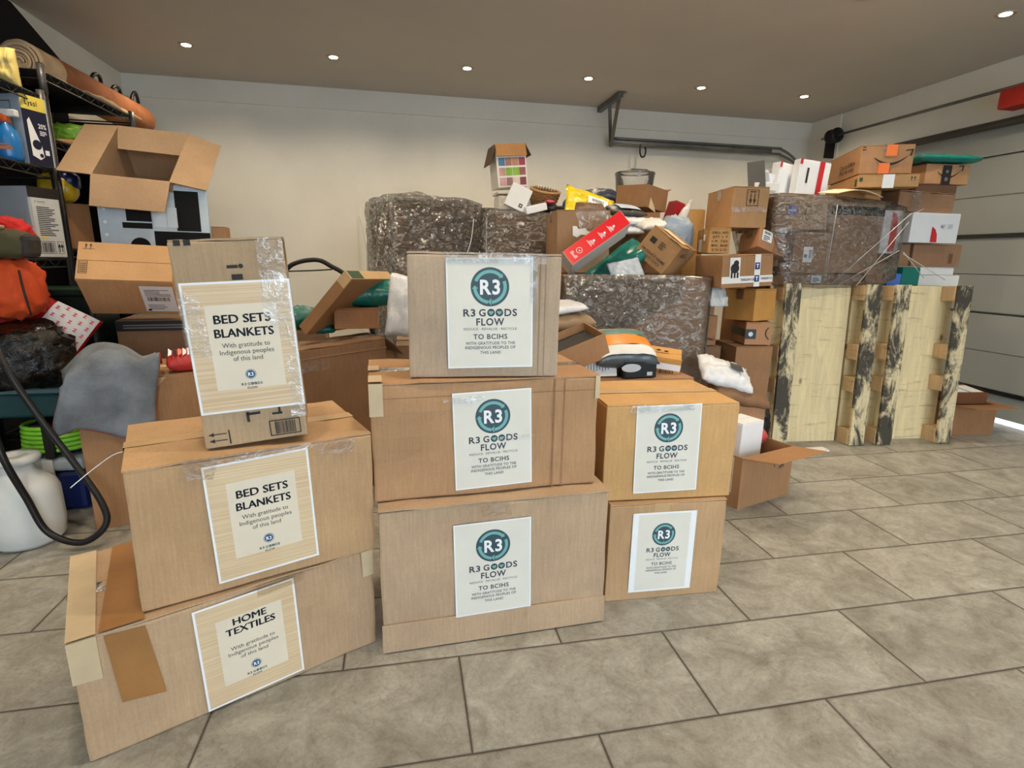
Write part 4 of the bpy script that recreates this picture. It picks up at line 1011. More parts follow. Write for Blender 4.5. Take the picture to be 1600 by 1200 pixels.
bm = bmesh.new(); tube_into(bm, [(.093*math.cos(a), .093*math.sin(a), .135) for a in [2*math.pi*i/32 for i in range(33)]], .008, 8); link('rim', mesh_from(bm, 'rim'), plain('wicker_rim', (176, 136, 88), .6), b, True)
for k in range(7):
    a = .6+k*.22; bm = bmesh.new(); tube_into(bm, [(.093*math.cos(a+d)+.010*math.cos(q)*math.cos(a), .093*math.sin(a+d)+.010*math.cos(q)*math.sin(a), .135+.010*math.sin(q)) for q, d in [(i*.7, i*.004) for i in range(10)]], .003, 5); link('rim_wrap', mesh_from(bm, 'rim_wrap'), WHITE_B, b)
r, dm = carton('white_box', 'white box with small square code tilted below the basket', (.672, 3.43, 1.372, .13, .09, .14, 0, .42, -.12), WHITE_B, 1, 0, tape=None)
Marks().frame(.085, .02, .022, .022, .006).place('code_mark', face(dm, 'F'), INK, r)
carton('white_box', 'flat white box lying at the edge, right of the tilted white box', (.80, 3.40, 1.352, .14, .09, .045, 0, -.25, .2), WHITE, 1, 0, tape=None)
parcel('dark_pouch', 'small dark pouch right of the wicker basket', 'pouch', (.93, 3.43, 1.352), (.11, .10, .05), (0, 0, .2), plastic_bag('charcoal_film', (46, 46, 50), .4), 31, PILE)
parcel('pink_pouch', 'small pink pouch on the dark pouch', 'pouch', (.90, 3.42, 1.408), (.06, .06, .022), (0, 0, .1), plastic_bag('pink_film', (214, 90, 120), .35), 32, PILE, wr=.002)

# heap on the wide box
SUP = (1.40, 3.66, 0, .80, .58, 1.30, 0, 0, 0)
carton('pallet_box', 'pallet box at the back, almost covered by the heap of parcels', SUP, kraft((156, 124, 94), 26), 2, .004, group='pallet boxes in the pile')
r, dm = carton('cardboard_box', 'brown box with torn white label behind the red carton', (.985, 3.10, 1.004, .30, .30, .335, 0, -.02, -.06), kraft((160, 128, 98), 27), 3, .004)
Marks().poly([(.09, .20), (.115, .19), (.135, .205), (.20, .20), (.205, .215), (.17, .225), (.16, .24), (.12, .235), (.11, .25), (.088, .25)]).place('torn_label', face(dm, 'F', .003), WHITE, r)
tape_strip(r, dm, 'F', [(.13, .23), (.28, .25), (.29, .33), (.10, .33)], GL, .004)
r, dm = carton('red_carton', 'slim bright red carton with white symbols, tilted on the heap', (1.012, 2.79, 1.124, .372, .17, .088, -.44, -.611, .03), plain('white_grey_board', (206, 202, 196), .45), 1, .001, tape=None)
rect_part('red_face', r, dm, 'F', .004, .002, .364, .084, plain('bright_red_gloss', (226, 30, 40), .3, var=.03))
mk = Marks(); mk.lines(.03, .02, .02, .045, 6, 2, .4)
mk.arc(.075, .042, .014, .016, 0, 360, 24).text('A', .075, .036, .010, .010, .02)
for x0, hh in ((.135, .04), (.150, .03), (.205, .04), (.22, .026), (.262, .04), (.275, .026)): mk.rect(x0, .022, .0028, hh).rect(x0+.006, .026, .0022, hh*.7).rect(x0+.011, .03, .0018, hh*.5)
for x0 in (.166, .234, .292): mk.disc(x0, .04, .006, 14)
mk.place('white_symbols', face(dm, 'F', .0024), WHITE, r)
parcel('teal_mailer', 'teal plastic mailer wedged under the red carton', 'parcel', (1.185, 2.93, 1.03), (.36, .18, .08), (.55, -.62, .1), TEALB, 41, PILE, wr=.006)
parcel('white_envelope', 'pale blue-white envelope poking out beneath the teal mailer', 'envelope', (1.165, 2.80, 1.02), (.18, .12, .02), (1.0, -.2, 0), plastic_bag('pale_envelope', (196, 206, 218), .4), 42, PILE, wr=.004)
r, dm = carton('cardboard_box', 'dented tan box with black print tipped on its corner', (1.400, 2.93, 1.055, .205, .28, .178, -.05, .63, -.80), kraft((170, 132, 92), 28), 4, .008, 'x', TAPE)
mk = Marks().text('PRODUCT NAME', .10, .045, .16, .014, .01).text('ITEM QTY 12 PCS', .09, .022, .14, .012, .01).rect(.03, .10, .035, .03).lines(.09, .10, .05, .04, 4, 4, .4)
mk.place('printed_text', face(dm, 'F'), INK, r)
Marks().text('ASK-US', .10, .12, .10, .024, .02).place('lettering', face(dm, 'R'), INK, r)
Marks().rect(.03, .06, .14, .10).place('torn_paper', face(dm, 'T', .004), plain('cream_paper', (230, 206, 170), .6, bmp=.6, bscale=30), r)
r, dm = open_carton('open_carton', 'upturned brown carton at the top of the heap', (1.461, 3.33, 1.385, .213, .25, .128, -.06, .035, -.936), kraft((146, 108, 76), 29), {'K': (70, .05)}, .05)
slab('packing_paper', -.08, -.10, .02, .09, .09, .09, plain('dark_brown', (92, 70, 52), .8), r)  # block of one even dark brown inside the carton
tape_strip(r, dm, 'R', [(.03, .0), (.12, -.02), (.10, .01), (.04, .06)], PAPERTAPE, .002, 'paper_tape')
for k, (loc, sz, rot, col, seed, lb, lab) in enumerate((
    ((1.31, 3.22, 1.34), (.22, .20, .05), (.25, .05, .05), (60, 58, 56), 43, 'dark mailer with pale blue label, top of the pouch pile', True),
    ((1.30, 3.18, 1.285), (.24, .20, .05), (.2, -.04, .15), (224, 226, 228), 44, 'white mailer below the dark labelled one', False),
    ((1.27, 3.14, 1.235), (.22, .20, .045), (.25, .03, -.1), (206, 212, 220), 45, 'folded grey-white mailer, third down of the pouch pile', False),
    ((1.43, 3.12, 1.255), (.20, .18, .06), (.25, -.1, .2), (226, 226, 224), 46, 'white crumpled pouch left of the blue bag', False))):
    parcel('mailer_pouch', lb, 'parcel', loc, sz, rot, plastic_bag('pouch_%d_%d_%d' % col, col, .35, .5, 12, .6), seed, PILE, (.0, -.02, .13, .11, plain('pale_blue_label', (186, 208, 226), .4)) if lab else None)
r = thing('yellow_bag', 'shiny yellow plastic bag with white label on top of the heap', 'bag', (1.115, 3.33, 1.365), (1.0, .25, .05), PILE)
pillow('bag_body', .33, .22, .07, plastic_bag('yellow_film', (232, 206, 22), .22, .7, 12, .9), r, 47, .012)
Marks().rect(-.04, -.02, .13, .055).place('address_label', Matrix.Translation((0, 0, .092)), WHITE, r)
Marks().bars(-.015, .0, .08, .022, 7).place('barcode', Matrix.Translation((0, 0, .0935)), plain('grey_barcode', (120, 120, 120), .6), r)
parcel('navy_bag', 'navy bag behind the yellow bag', 'bag', (1.30, 3.60, 1.44), (.22, .20, .09), (.3, 0, 0), plastic_bag('navy_film', (48, 58, 84), .4), 48, PILE)
parcel('foil_bag', 'brown crinkled bag below the yellow bag', 'bag', (1.10, 3.26, 1.345), (.20, .10, .06), (.5, 0, 0), plastic_bag('brown_foil', (110, 84, 62), .3, .7, 26, 1), 49, PILE)
crm = thing('blue_ball', 'blue rounded bundle left of the yellow bag', 'bundle', (1.06, 3.52, 1.31)); crumple('bundle_body', .10, .10, .15, plain('slate_blue_cloth', (70, 104, 132), .6, bmp=.3), crm, 4, .1, 3)
t = thing('plastic_tub', 'clear plastic tub with dark handle behind the upturned carton', 'tub', (1.60, 3.78, 1.445))
CLEARP = clear_film('clear_tub', .1, .08, 6, (.96, .96, .96, 1), .10, .1)
lathe('tub_body', [(.09, .0), (.115, .01), (.135, .20), (.14, .22), (.135, .225)], CLEARP, t, 32); slab('tub_handle', -.03, -.01, .24, .09, .01, .252, plain('dark_grey_plastic', (84, 78, 74), .5), t, .004); slab('handle_post', .02, -.008, .20, .04, .008, .242, WHITE_B, t)
r, dm = carton('red_box', 'small dark red box right of the upturned carton', (1.725, 3.45, 1.305, .075, .09, .15, 0, .3, .1), plain('dark_red_card', (164, 22, 36), .5), 1, 0, tape=None)
g = thing('blue_bag', 'grey-blue plastic bag with knotted top leaning on the heap', 'bag', (1.585, 3.08, 1.10))
crumple('bag_body', .21, .15, .24, plastic_bag('grey_blue_poly', (150, 168, 186), .35, .5, 10, 1.0), g, 7, .28)
tube('knot', [(.03, 0, .22), (.05, .0, .265), (.065, 0, .285), (.08, .0, .325)], lambda t: .022*(1-t)+.008, plastic_bag('grey_white_poly', (206, 204, 200), .35), g, 10, True)
carton('cardboard_box', 'brown box lifting the clear plastic tub at the back of the heap', (1.60, 3.78, 1.302, .30, .26, .14, 0, 0, 0), K_D, 1, .002)
carton('cardboard_box', 'tan box edge behind the blue bag', (1.835, 3.42, 0, .13, .2, 1.40, 0, 0, 0), K_T, 2, .003)

# in front of the wide box: open carton and loose goods behind the right stack
r, dm = carton('cardboard_box', 'low carton behind the right stack, carrying the orange bag', (.93, 2.30, 0, .62, .34, .58, 0, 0, 0), K_D, 2, .003)
parcel('white_mailer', 'white mailer lying on the brown paper parcel', 'parcel', (.72, 2.47, .835), (.20, .20, .045), (.1, -.12, .1), plastic_bag('white_poly', (214, 218, 224), .35, .5, 9, .9), 51, wr=.004)
parcel('paper_parcel', 'brown paper parcel behind the middle stack', 'parcel', (.735, 2.46, .752), (.24, .22, .08), (.05, -.05, .1), plain('brown_kraft_paper', (150, 124, 96), .6, bmp=.5, bscale=12), 52, wr=.008)
r, dm = open_carton('open_carton', 'brown open carton tilted behind the middle stack', (.715, 2.25, .645, .27, .22, .105, .12, -.36, .05), kraft((164, 126, 92), 30), {}, .1)
slab('dark_contents', -.12, -.10, .012, .12, .10, .07, plain('dark_contents', (52, 50, 50), .7), r)
ob = thing('orange_white_bag', 'plump orange, white and grey printed bag behind the right stack', 'bag', (.935, 2.27, .640), (.42, 0, 0))
pillow('bag_body', .275, .23, .11, plastic_bag('dark_grey_poly', (74, 84, 92), .3, .6, 9, .4), ob, 53, .005, 3.2)
def skin(name, y0, y1, mat, x0=-.125, x1=.125):
    bm = bmesh.new(); R = []
    for i in range(25):
        x = x0+(x1-x0)*i/24; row = []
        for q in range(9):
            y = y0+(y1-y0)*q/8+.010*noise.noise(Vector((x*22, y0*30, 3.0))); t2 = max(0, (1-(abs(x)/.1375)**3.2)*(1-(min(1, abs(y)/.115))**3.2))**.5
            row.append(bm.verts.new((x, y, .055+t2*.055+.0115)))
        R.append(row)
    for i in range(24):
        for q in range(8): bm.faces.new((R[i][q], R[i+1][q], R[i+1][q+1], R[i][q+1]))
    return link(name, mesh_from(bm, name), mat, ob, True)
skin('white_print', -.10, -.055, plain('bag_white', (222, 222, 218), .35)); skin('orange_print', -.055, .02, plain('bag_orange', (234, 136, 44), .35, var=.15)); skin('green_grey_print', .02, .075, plain('bag_greengrey', (104, 140, 130), .35, var=.2)); skin('pale_print', .075, .10, plain('bag_pale', (206, 196, 168), .35))
r, dm = carton('white_book', 'white booklet with grey text below the orange bag', (.80, 2.185, .584, .19, .03, .085, -.25, 0, -.02), WHITE, 1, 0, tape=None)
mk = Marks()
for k in range(9): mk.rect(.045+.013*k, .02+.004*(k % 3), .004, .035)
mk.place('grey_text', face(dm, 'F'), plain('grey_print', (120, 128, 136), .6), r)
r, dm = carton('black_box', 'black glossy box with white oval under the orange bag', (.985, 2.22, .583, .15, .16, .07, 0, 0, .05), plain('black_gloss_card', (18, 18, 20), .3), 1, 0, tape=None)
Marks().poly([(.0+.045*math.cos(a)+.03, .045+.018*math.sin(a)) for a in [2*math.pi*i/28 for i in range(28)]]).rect(.105, .01, .025, .016).place('white_oval', face(dm, 'F'), plain('grey_white_print', (190, 196, 206), .4), r)
r, dm = carton('small_box', 'small orange-tan box with round marks beside the orange bag', (1.165, 2.31, .584, .165, .14, .085, .20, .10, -.45), kraft((206, 156, 92), 31), 1, .001, tape=None)
Marks().disc(.06, .09, .010).disc(.095, .085, .010).rect(.05, .055, .06, .004).place('round_marks', face(dm, 'T'), INK, r)
rect_part('printed_side', r, dm, 'F', .0, .03, .165, .03, WHITE); Marks().bars(.01, .008, .13, .02, 5).place('dark_print', face(dm, 'F'), INK, r)

# column of boxes between the pile and the leaning pallet
COL = 'boxes stacked in the column left of the pallet'
def col(label, pose, rgb, seed, marks=None, tape=TAPE, seam='x', n=3, dent=.003, group=COL):
    r, dm = carton('cardboard_box', label, pose, kraft(rgb, seed), n, dent, seam, tape, group=group)
    if marks: marks(r, dm)
    return r, dm
def m_arrows(r, dm):
    mk = Marks().frame(.080, .115, .066, .085, .003).rect(.095, .186, .036, .006)
    for x in (.102, .124): mk.arrow(x, .125, .055, False, .017)
    mk.place('arrow_print', face(dm, 'F'), INK, r); tape_strip(r, dm, 'F', [(.0, .08), (.195, .085), (.195, .115), (.0, .11)])
col('tan box with two down arrows at the top of the column', (1.905, 3.00, 1.263, .205, .36, .217, 0, 0, -.154), (178, 140, 100), 40, m_arrows)
def m_text(r, dm):
    mk = Marks()
    for k, (s, w) in enumerate((('DELL NO', .085), ('QTY  1  P', .08), ('C.W.  T.B.R', .085), ('MEAS.  36X28', .085), ('\u2302 \u25a1 \u25cb \u25b3', .08))): mk.rect(.012, .108-.023*k, .0, 0) if False else mk.text(s if k < 4 else 'G N U D', .06, .106-.023*k, w, .012, .02)
    mk.place('printed_text', face(dm, 'F'), INK, r); rect_part('white_label', r, dm, 'L', .19, .07, .05, .035, WHITE); rect_part('white_label', r, dm, 'L', .07, .01, .08, .07, WHITE)
col('tan box with lines of black text, beside the grey-blue bag', (1.772, 2.985, 1.122, .118, .32, .137, 0, 0, -.322), (190, 150, 98), 41, m_text)
def m_lab(r, dm):
    rect_part('shipping_label', r, dm, 'F', .02, .045, .07, .06, WHITE); Marks().bars(.03, .085, .05, .014, 3).lines(.028, .05, .05, .03, 3).place('label_print', face(dm, 'F', .0022), INK, r)
    tape_strip(r, dm, 'F', [(.10, .0), (.16, .0), (.20, .11), (.12, .11)])
col('brown box with white label tipped sideways over the taped box', (2.00, 2.855, 1.118, .20, .15, .112, -.25, .30, .10), (176, 132, 96), 42, m_lab, TAPE)
def m_tan(r, dm):
    rect_part('white_tape', r, dm, 'F', .0, .022, .312, .036, WHITE_B); rect_part('white_tape', r, dm, 'F', .195, .0, .036, .168, WHITE_B, .002); rect_part('white_tape', r, dm, 'F', .045, .03, .062, .125, WHITE_B, .0022)
    for mk in (Marks().text('TANGUAY.CA', .155, .033, .085, .013, .02), Marks().text('TANGUAY.CA', .272, .036, .07, .012, .02)): mk.place('tape_lettering', face(dm, 'F', .003), INK_N, r)
    for mk in (Marks().rect(.197, .09, .030, .036), Marks().rect(.197, .026, .030, .034)): mk.place('navy_square', face(dm, 'F', .003), plain('navy_logo', (36, 58, 120), .5), r)
    Marks().text('T', .212, .10, .016, .018, .05, .0004).text('T', .212, .034, .016, .018, .05, .0004).place('white_letter', face(dm, 'F', .0032), WHITE, r)
    mk = Marks().disc(.075, .10, .026, 18).disc(.082, .126, .016, 14)
    for k in range(3): mk.rect(.052+.018*k, .05, .011, .045-.008*k)
    mk.place('hand_print', face(dm, 'F', .003), INK, r)
col('brown box crossed with white lettered tape, by the pallet top', (1.785, 2.77, .948, .312, .25, .168, 0, -.05, .06), (162, 124, 90), 43, m_tan, None)
def m_am(r, dm):
    rect_part('black_tape', r, dm, 'F', .0, .040, .112, .055, plain('black_print_tape', (34, 34, 38), .4)); Marks().disc(.018, .065, .008).rect(.035, .06, .02, .006).rect(.065, .058, .03, .007).place('tape_mark', face(dm, 'F', .0022), plain('grey_white_print', (190, 196, 206), .4), r)
    Marks().rect(.062, .07, .008, .03, .3).place('red_mark', face(dm, 'F', .0024), INK_R, r)
col('small brown box with black tape above the pallet corner', (2.060, 2.965, .962, .112, .22, .132, 0, 0, .03), (166, 126, 92), 44, m_am, None)
col('honey-coloured box with tape across, left of the pallet top', (1.975, 2.86, .752, .193, .20, .178, 0, -.02, -1.2), (196, 146, 80), 45, None, TAPE, 'y')
def m_band(r, dm):
    rect_part('black_band', r, dm, 'L', .0, .045, .21, .045, plain('black_print_tape', (34, 34, 38), .4)); rect_part('black_band', r, dm, 'F', .0, .035, .06, .055, plain('black_print_tape', (34, 34, 38), .4))
    Marks().disc(.03, .062, .013).place('round_mark', face(dm, 'F', .0022), plain('pale_blue_print', (206, 222, 234), .4), r)
    mk = Marks(); mk.arc(.155, .07, .038, .043, 130, 240, 12); mk.place('curved_mark', face(dm, 'F'), INK, r)
col('brown box with black band around one corner, in the column', (2.0, 2.86, .616, .152, .217, .131, 0, 0, -.224), (178, 136, 102), 46, m_band, None)
col('plain small box under the bubble mailer', (1.683, 2.95, .784, .106, .24, .093, 0, 0, -.03), (150, 116, 84), 47)
col('brown box with worn black lettering, second from the wide pallet box', (1.712, 2.95, .606, .113, .24, .172, 0, 0, -.1), (156, 116, 84), 48, lambda r, dm: Marks().text('C\'est', .03, .05, .035, .014, .02).text('(fragile)', .055, .03, .09, .016, .02).place('lettering', face(dm, 'F'), INK, r))
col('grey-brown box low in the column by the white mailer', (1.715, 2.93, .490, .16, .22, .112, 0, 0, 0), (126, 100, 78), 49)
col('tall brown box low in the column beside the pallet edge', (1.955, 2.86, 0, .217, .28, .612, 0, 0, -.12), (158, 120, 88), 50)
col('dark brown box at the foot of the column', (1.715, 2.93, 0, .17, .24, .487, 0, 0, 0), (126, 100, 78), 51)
parcel('bubble_mailer', 'silvery white bubble mailer sticking out under the lettered-tape box', 'parcel', (1.672, 2.735, .885), (.11, .12, .035), (1.1, 0, .05), plastic_bag('silver_white_film', (196, 202, 206), .3), 61)
# by the foot of the column
parcel('white_mailer', 'white plastic mailer with black logo beside the pallet edge', 'parcel', (1.60, 2.50, .475), (.28, .20, .09), (.5, .30, -.15), plastic_bag('clean_white_poly', (226, 230, 236), .3, .5, 8, .7), 62, None, (.03, .0, .07, .05, plain('black_logo_patch', (60, 62, 66), .5)), .012)
parcel('paper_bag', 'crumpled brown paper bag under the white mailer', 'bag', (1.66, 2.46, .385), (.29, .24, .075), (.25, .22, -.1), plain('brown_paper', (122, 92, 66), .7, bmp=.7, bscale=14), 63, None, None, .012)
carton('cardboard_box', 'brown box below the paper bag beside the pallet foot', (1.66, 2.48, 0, .26, .24, .375, 0, 0, -.1), K_D, 2, .003)
gb = thing('black_plastic_sheet', 'crumpled black plastic between the boxes and the pallet foot', 'plastic sheet', (1.875, 2.58, .0)); crumple('sheet_body', .16, .2, .36, plastic_bag('black_film', (12, 12, 13), .18, .8, 22, 1.0), gb, 8, .3)
r, dm = open_carton('open_carton', 'open carton on the floor behind the right stack, flap sticking out', (1.555, 2.20, 0, .36, .30, .242, 0, 0, .32), kraft((168, 128, 92), 52), {'F': (80, .16), 'R': (112, .10)}, .15)
Marks().text('5 Conner', .27, .175, .10, .02, .0, 0, .25).text('30s', .28, .15, .04, .018, .0, 0, .2).place('handwriting', face(dm, 'F'), INK, r)
carton('white_box', 'white box standing inside the open floor carton', (1.55, 2.21, .012, .15, .13, .345, 0, 0, .32), WHITE, 1, 0, tape=None)
parcel('red_net', 'red patterned pouch inside the open floor carton', 'pouch', (1.655, 2.27, .20), (.10, .12, .10), (0, 0, .3), plastic_bag('coral_film', (206, 84, 76), .4), 64)

# ================================================================== stack above the pallet
STK = 'boxes stacked behind the leaning pallet'
for k, (x, w) in enumerate(((2.335, .42), (2.775, .44), (3.24, .46))):
    carton('cardboard_box', ('left', 'middle', 'right')[k]+' carton of the three standing on the floor behind the leaning pallet', (x, 3.17, 0, w, .42, .945, 0, 0, 0), K_D, 2, .003, group=STK)
def m_blue(r, dm):
    rect_part('blue_label', r, dm, 'F', .095, .085, .062, .05, plain('blue_label', (66, 88, 156), .5))
    Marks().text('home', .126, .105, .04, .012, .02).place('label_lettering', face(dm, 'F', .0022), plain('grey_white_print', (190, 196, 206), .4), r)
    mk = Marks(); mk.arc(.045, .08, .045, .049, 110, 240, 12); mk.arc(.255, .09, .045, .049, 110, 240, 12); mk.place('handle_slot', face(dm, 'F'), INK, r)
col('wrapped brown box with blue label, top left of the pallet stack', (2.200, 3.0, 1.258, .355, .35, .185, 0, -.06, .02), (150, 118, 90), 60, m_blue, TAPE, group=STK)
def m_lbl(r, dm):
    rect_part('white_label', r, dm, 'F', .07, .06, .06, .085, WHITE_B); Marks().bars(.105, .08, .02, .05, 4).disc(.085, .095, .012).place('label_print', face(dm, 'F', .0022), plain('grey_print', (120, 128, 136), .6), r)
col('wrapped brown box with square white label, below the blue-labelled one', (2.262, 2.965, 1.022, .232, .35, .226, 0, 0, .03), (146, 112, 84), 61, m_lbl, TAPE, group=STK)
def m_blk(r, dm):
    rect_part('black_band', r, dm, 'F', .0, .325, .366, .050, plain('black_band_print', (26, 24, 26), .4)); Marks().text('HOW TO RECYCLE', .18, .338, .2, .018, .02).place('band_lettering', face(dm, 'F', .0022), plain('grey_lettering', (112, 108, 106), .5), r)
    rect_part('silver_strip', r, dm, 'F', .0, .01, .014, .19, plain('silver_tape', (206, 210, 214), .2, .6), .003)
col('largest wrapped box of the pallet stack, with black top band', (2.570, 3.0, 1.024, .366, .35, .395, 0, 0, .03), (150, 118, 92), 62, m_blk, TAPE, group=STK)
col('flat box with shipping label along the pallet top', (2.46, 3.03, .949, .62, .2, .066, 0, 0, 0), (150, 116, 88), 63, lambda r, dm: (rect_part('shipping_label', r, dm, 'F', .26, .012, .07, .045, WHITE), Marks().lines(.27, .018, .05, .03, 4).place('label_print', face(dm, 'F', .0022), INK, r)), None, group=STK)
col('brown box with thin arrow below the white and red box', (2.845, 3.05, .949, .125, .26, .19, 0, 0, 0), (140, 106, 80), 64, lambda r, dm: Marks().arrow(.055, .09, .05).place('arrow_mark', face(dm, 'F'), INK, r), None, group=STK)
RW = plain('white_red_board', (220, 224, 228), .4, var=.02)
r, dm = carton('white_box', 'tall white box with curved red panel, wrapped, right of the black band', (2.832, 2.97, 1.142, .135, .26, .245, 0, 0, .02), RW, 1, .001, tape=None, group=STK)
Marks().poly([(.055, .01), (.10, .012), (.105, .10), (.10, .19), (.085, .225), (.055, .235)]).place('red_panel', face(dm, 'F'), INK_R, r)
r, dm = carton('white_box', 'wide white box with red arc, at the right end of the wrap', (3.147, 2.98, 1.209, .345, .26, .174, 0, 0, 0), RW, 1, .001, tape=None, group=STK)
Marks().poly([(.15, .004), (.198, .004), (.192, .05), (.175, .08), (.15, .095)]).place('red_arc', face(dm, 'F'), INK_R, r)
Marks().text('MP 500', .255, .085, .085, .026, .01).place('faint_lettering', face(dm, 'F'), plain('pale_grey_print', (186, 190, 196), .5), r)
col('brown box right of the wrap, below the wide white box', (3.285, 3.08, 1.070, .36, .3, .136, 0, 0, 0), (150, 116, 90), 65, lambda r, dm: Marks().rect(.27, .02, .03, .06).place('dark_mark', face(dm, 'F'), kraft((110, 84, 64), 65), r), TAPE, group=STK)
col('small brown box beneath the red-panelled white box', (3.02, 3.08, 1.070, .15, .28, .135, 0, 0, 0), (150, 116, 90), 66, None, TAPE, group=STK)
carton('blue_box', 'small blue box on the pallet top edge', (2.970, 3.0, .949, .10, .2, .075, 0, 0, 0), plain('bright_blue_card', (70, 116, 196), .45), 1, 0, tape=None)
carton('teal_box', 'small teal box beside the blue one', (3.088, 3.0, .949, .128, .2, .115, 0, 0, 0), plain('teal_card', (22, 116, 106), .45), 1, 0, tape=None)
carton('white_box', 'flat white box right of the teal box, lower of two', (3.325, 3.06, .949, .33, .26, .068, 0, 0, 0), WHITE_B, 1, 0, tape=None)
carton('white_box', 'flat white box right of the teal box, upper of two', (3.305, 3.07, 1.018, .29, .26, .046, 0, 0, .03), WHITE_B, 1, 0, tape=None)
col('flat brown box under the cream sheet', (2.66, 3.08, 1.422, .30, .30, .085, 0, 0, 0), (190, 138, 84), 67, None, TAPE, group=STK)
r, dm = carton('paper_parcel', 'brown paper-wrapped box with glossy tape below the smile boxes', (3.085, 3.03, 1.386, .40, .3, .118, 0, .02, 0), kraft((146, 112, 86), 68), 4, .010, tape=TAPE, group=STK)
tape_strip(r, dm, 'F', [(.09, .0), (.16, .0), (.15, .118), (.08, .118)], GL)
col('added flat box under the right smile box, coloured dark for the shadow gap', (3.26, 3.14, 1.510, .30, .3, .056, 0, 0, 0), (96, 74, 58), 69, None, None, group=STK)  # box added in the gap, its dark colour stands for the shadow there
OR = plain('orange_label', (236, 122, 44), .45, var=.08)
def m_smile(r, dm):
    smile(Marks(), .165, .100, .185, .014).place('smile_arrow', face(dm, 'F'), INK, r)
    rect_part('orange_label', r, dm, 'F', .130, .095, .058, .062, OR, .0022); rect_part('orange_label', r, dm, 'F', .100, .0, .058, .058, OR, .0022)
    Marks().rect(.004, .142, .02, .006).rect(.004, .128, .02, .006).place('corner_mark', face(dm, 'F'), INK, r)
    Marks().text("C'est ce l'affaire.", .33, .06, .25, .026, .02).text('(Pour les vrais)', .32, .028, .23, .026, .02).place('lettering', face(dm, 'L'), INK, r)
col('large brown box with smile arrow and two orange labels, on top of the stack', (2.862, 3.12, 1.592, .279, .52, .158, 0, 0, -.399), (176, 136, 100), 70, m_smile, TAPE, 'y', group=STK)
def m_flat(r, dm):
    rect_part('white_label', r, dm, 'F', .125, -.006, .06, .074, WHITE); rect_part('green_mark', r, dm, 'L', .50, .008, .03, .04, INK_G); rect_part('green_mark', r, dm, 'F', .004, .03, .018, .022, INK_G)
    Marks().arrow(.272, .032, .026).arrow(.288, .032, .026).place('arrow_mark', face(dm, 'F'), INK, r)
col('flat brown box with white label under the large smile box', (2.857, 3.08, 1.512, .313, .55, .070, 0, 0, -.417), (184, 146, 102), 71, m_flat, None, group=STK)
def m_sm2(r, dm):
    smile(Marks(), .165, .085, .17, .011).place('smile_arrow', face(dm, 'F'), INK, r); rect_part('black_tape', r, dm, 'F', .115, .0, .062, .112, plain('black_print_tape', (34, 34, 38), .4), .0022)
    Marks().disc(.146, .075, .009).disc(.146, .03, .012).place('tape_mark', face(dm, 'F', .003), plain('grey_lettering', (112, 108, 106), .5), r)
col('brown box with smile arrow and black tape under the teal mailer', (3.340, 3.13, 1.570, .31, .26, .118, 0, -.01, -.05), (178, 138, 100), 72, m_sm2, None, group=STK)
parcel('teal_mailer', 'teal plastic mailer on the right smile box, at the top right of the stack', 'parcel', (3.345, 3.12, 1.692), (.47, .28, .055), (0, -.02, -.05), TEALB, 71, wr=.008, pw=5)
# white and red mailing boxes standing on the wrapped box
for k, (px, w, lab) in enumerate(((2.375, .215, 'white box with red stripe standing upright, front of the pair'), (2.262, .19, 'white box with red corner standing upright, behind the striped one'))):
    r, dm = carton('white_box', lab, (px, 3.02+.07*k, 1.458, w, .055, .205-.012*k, 0, .08, .03+.25*k), WHITE, 1, .001, tape=None, group='pair of upright white boxes')
    if k == 0:
        rect_part('red_stripe', r, dm, 'F', .135, .0, .036, .205, INK_R); Marks().rect(.055, .075, .014, .085).place('dark_label', face(dm, 'F'), INK, r)
    rect_part('red_corner', r, dm, 'F', .0, .175-.012*k, .018, .03, INK_R, .002)
r = thing('grey_open_box', 'white box with raised dark grey flap and papers on top of the column', 'box', (2.115, 3.10, 1.448), (0, 0, -.1))
slab('box_body', -.075, -.08, 0, .075, .08, .085, WHITE_B, r, .003)
flap_open(r, (-.105, -.06, .05), (-.015, -.09, .06), (-.08, .15, 1), .15, plain('dark_grey_card', (88, 86, 82), .6), name='grey_flap')
for a, b2, q in ((-.01, .09, .3), (.03, .085, -.3)): slab('paper_sheet', a-.03, -.03, .085, a+.04, -.028, .15, WHITE, r, 0, Matrix.Rotation(q, 4, 'Y'))
Marks().lines(.09, .015, .05, .03, 4, 3, .4).place('small_print', basis((-.075, -.0815, 0), (1, 0, 0), (0, 0, 1)), plain('grey_print', (120, 128, 136), .6), r)
# loose cream sheet
bm = bmesh.new(); R = []
for i in range(15):
    u = i/14; R.append([bm.verts.new((2.40+.30*u, 2.80+.16*v2, 1.462+.028*math.sin(math.pi*min(1, u*.9))+.02*v2-.02*u*u*(1-v2))) for v2 in [q/6 for q in range(7)]])
for i in range(14):
    for q in range(6): bm.faces.new((R[i][q], R[i+1][q], R[i+1][q+1], R[i][q+1]))
o = link('cream_sheet', mesh_from(bm, 'cream_sheet'), plain('cream_sheet', (240, 222, 190), .5, var=.03), None, True); o.modifiers.new('t', 'SOLIDIFY').thickness = .002
tag(o, 'curled cream sheet lying on the wrapped stack', 'sheet')
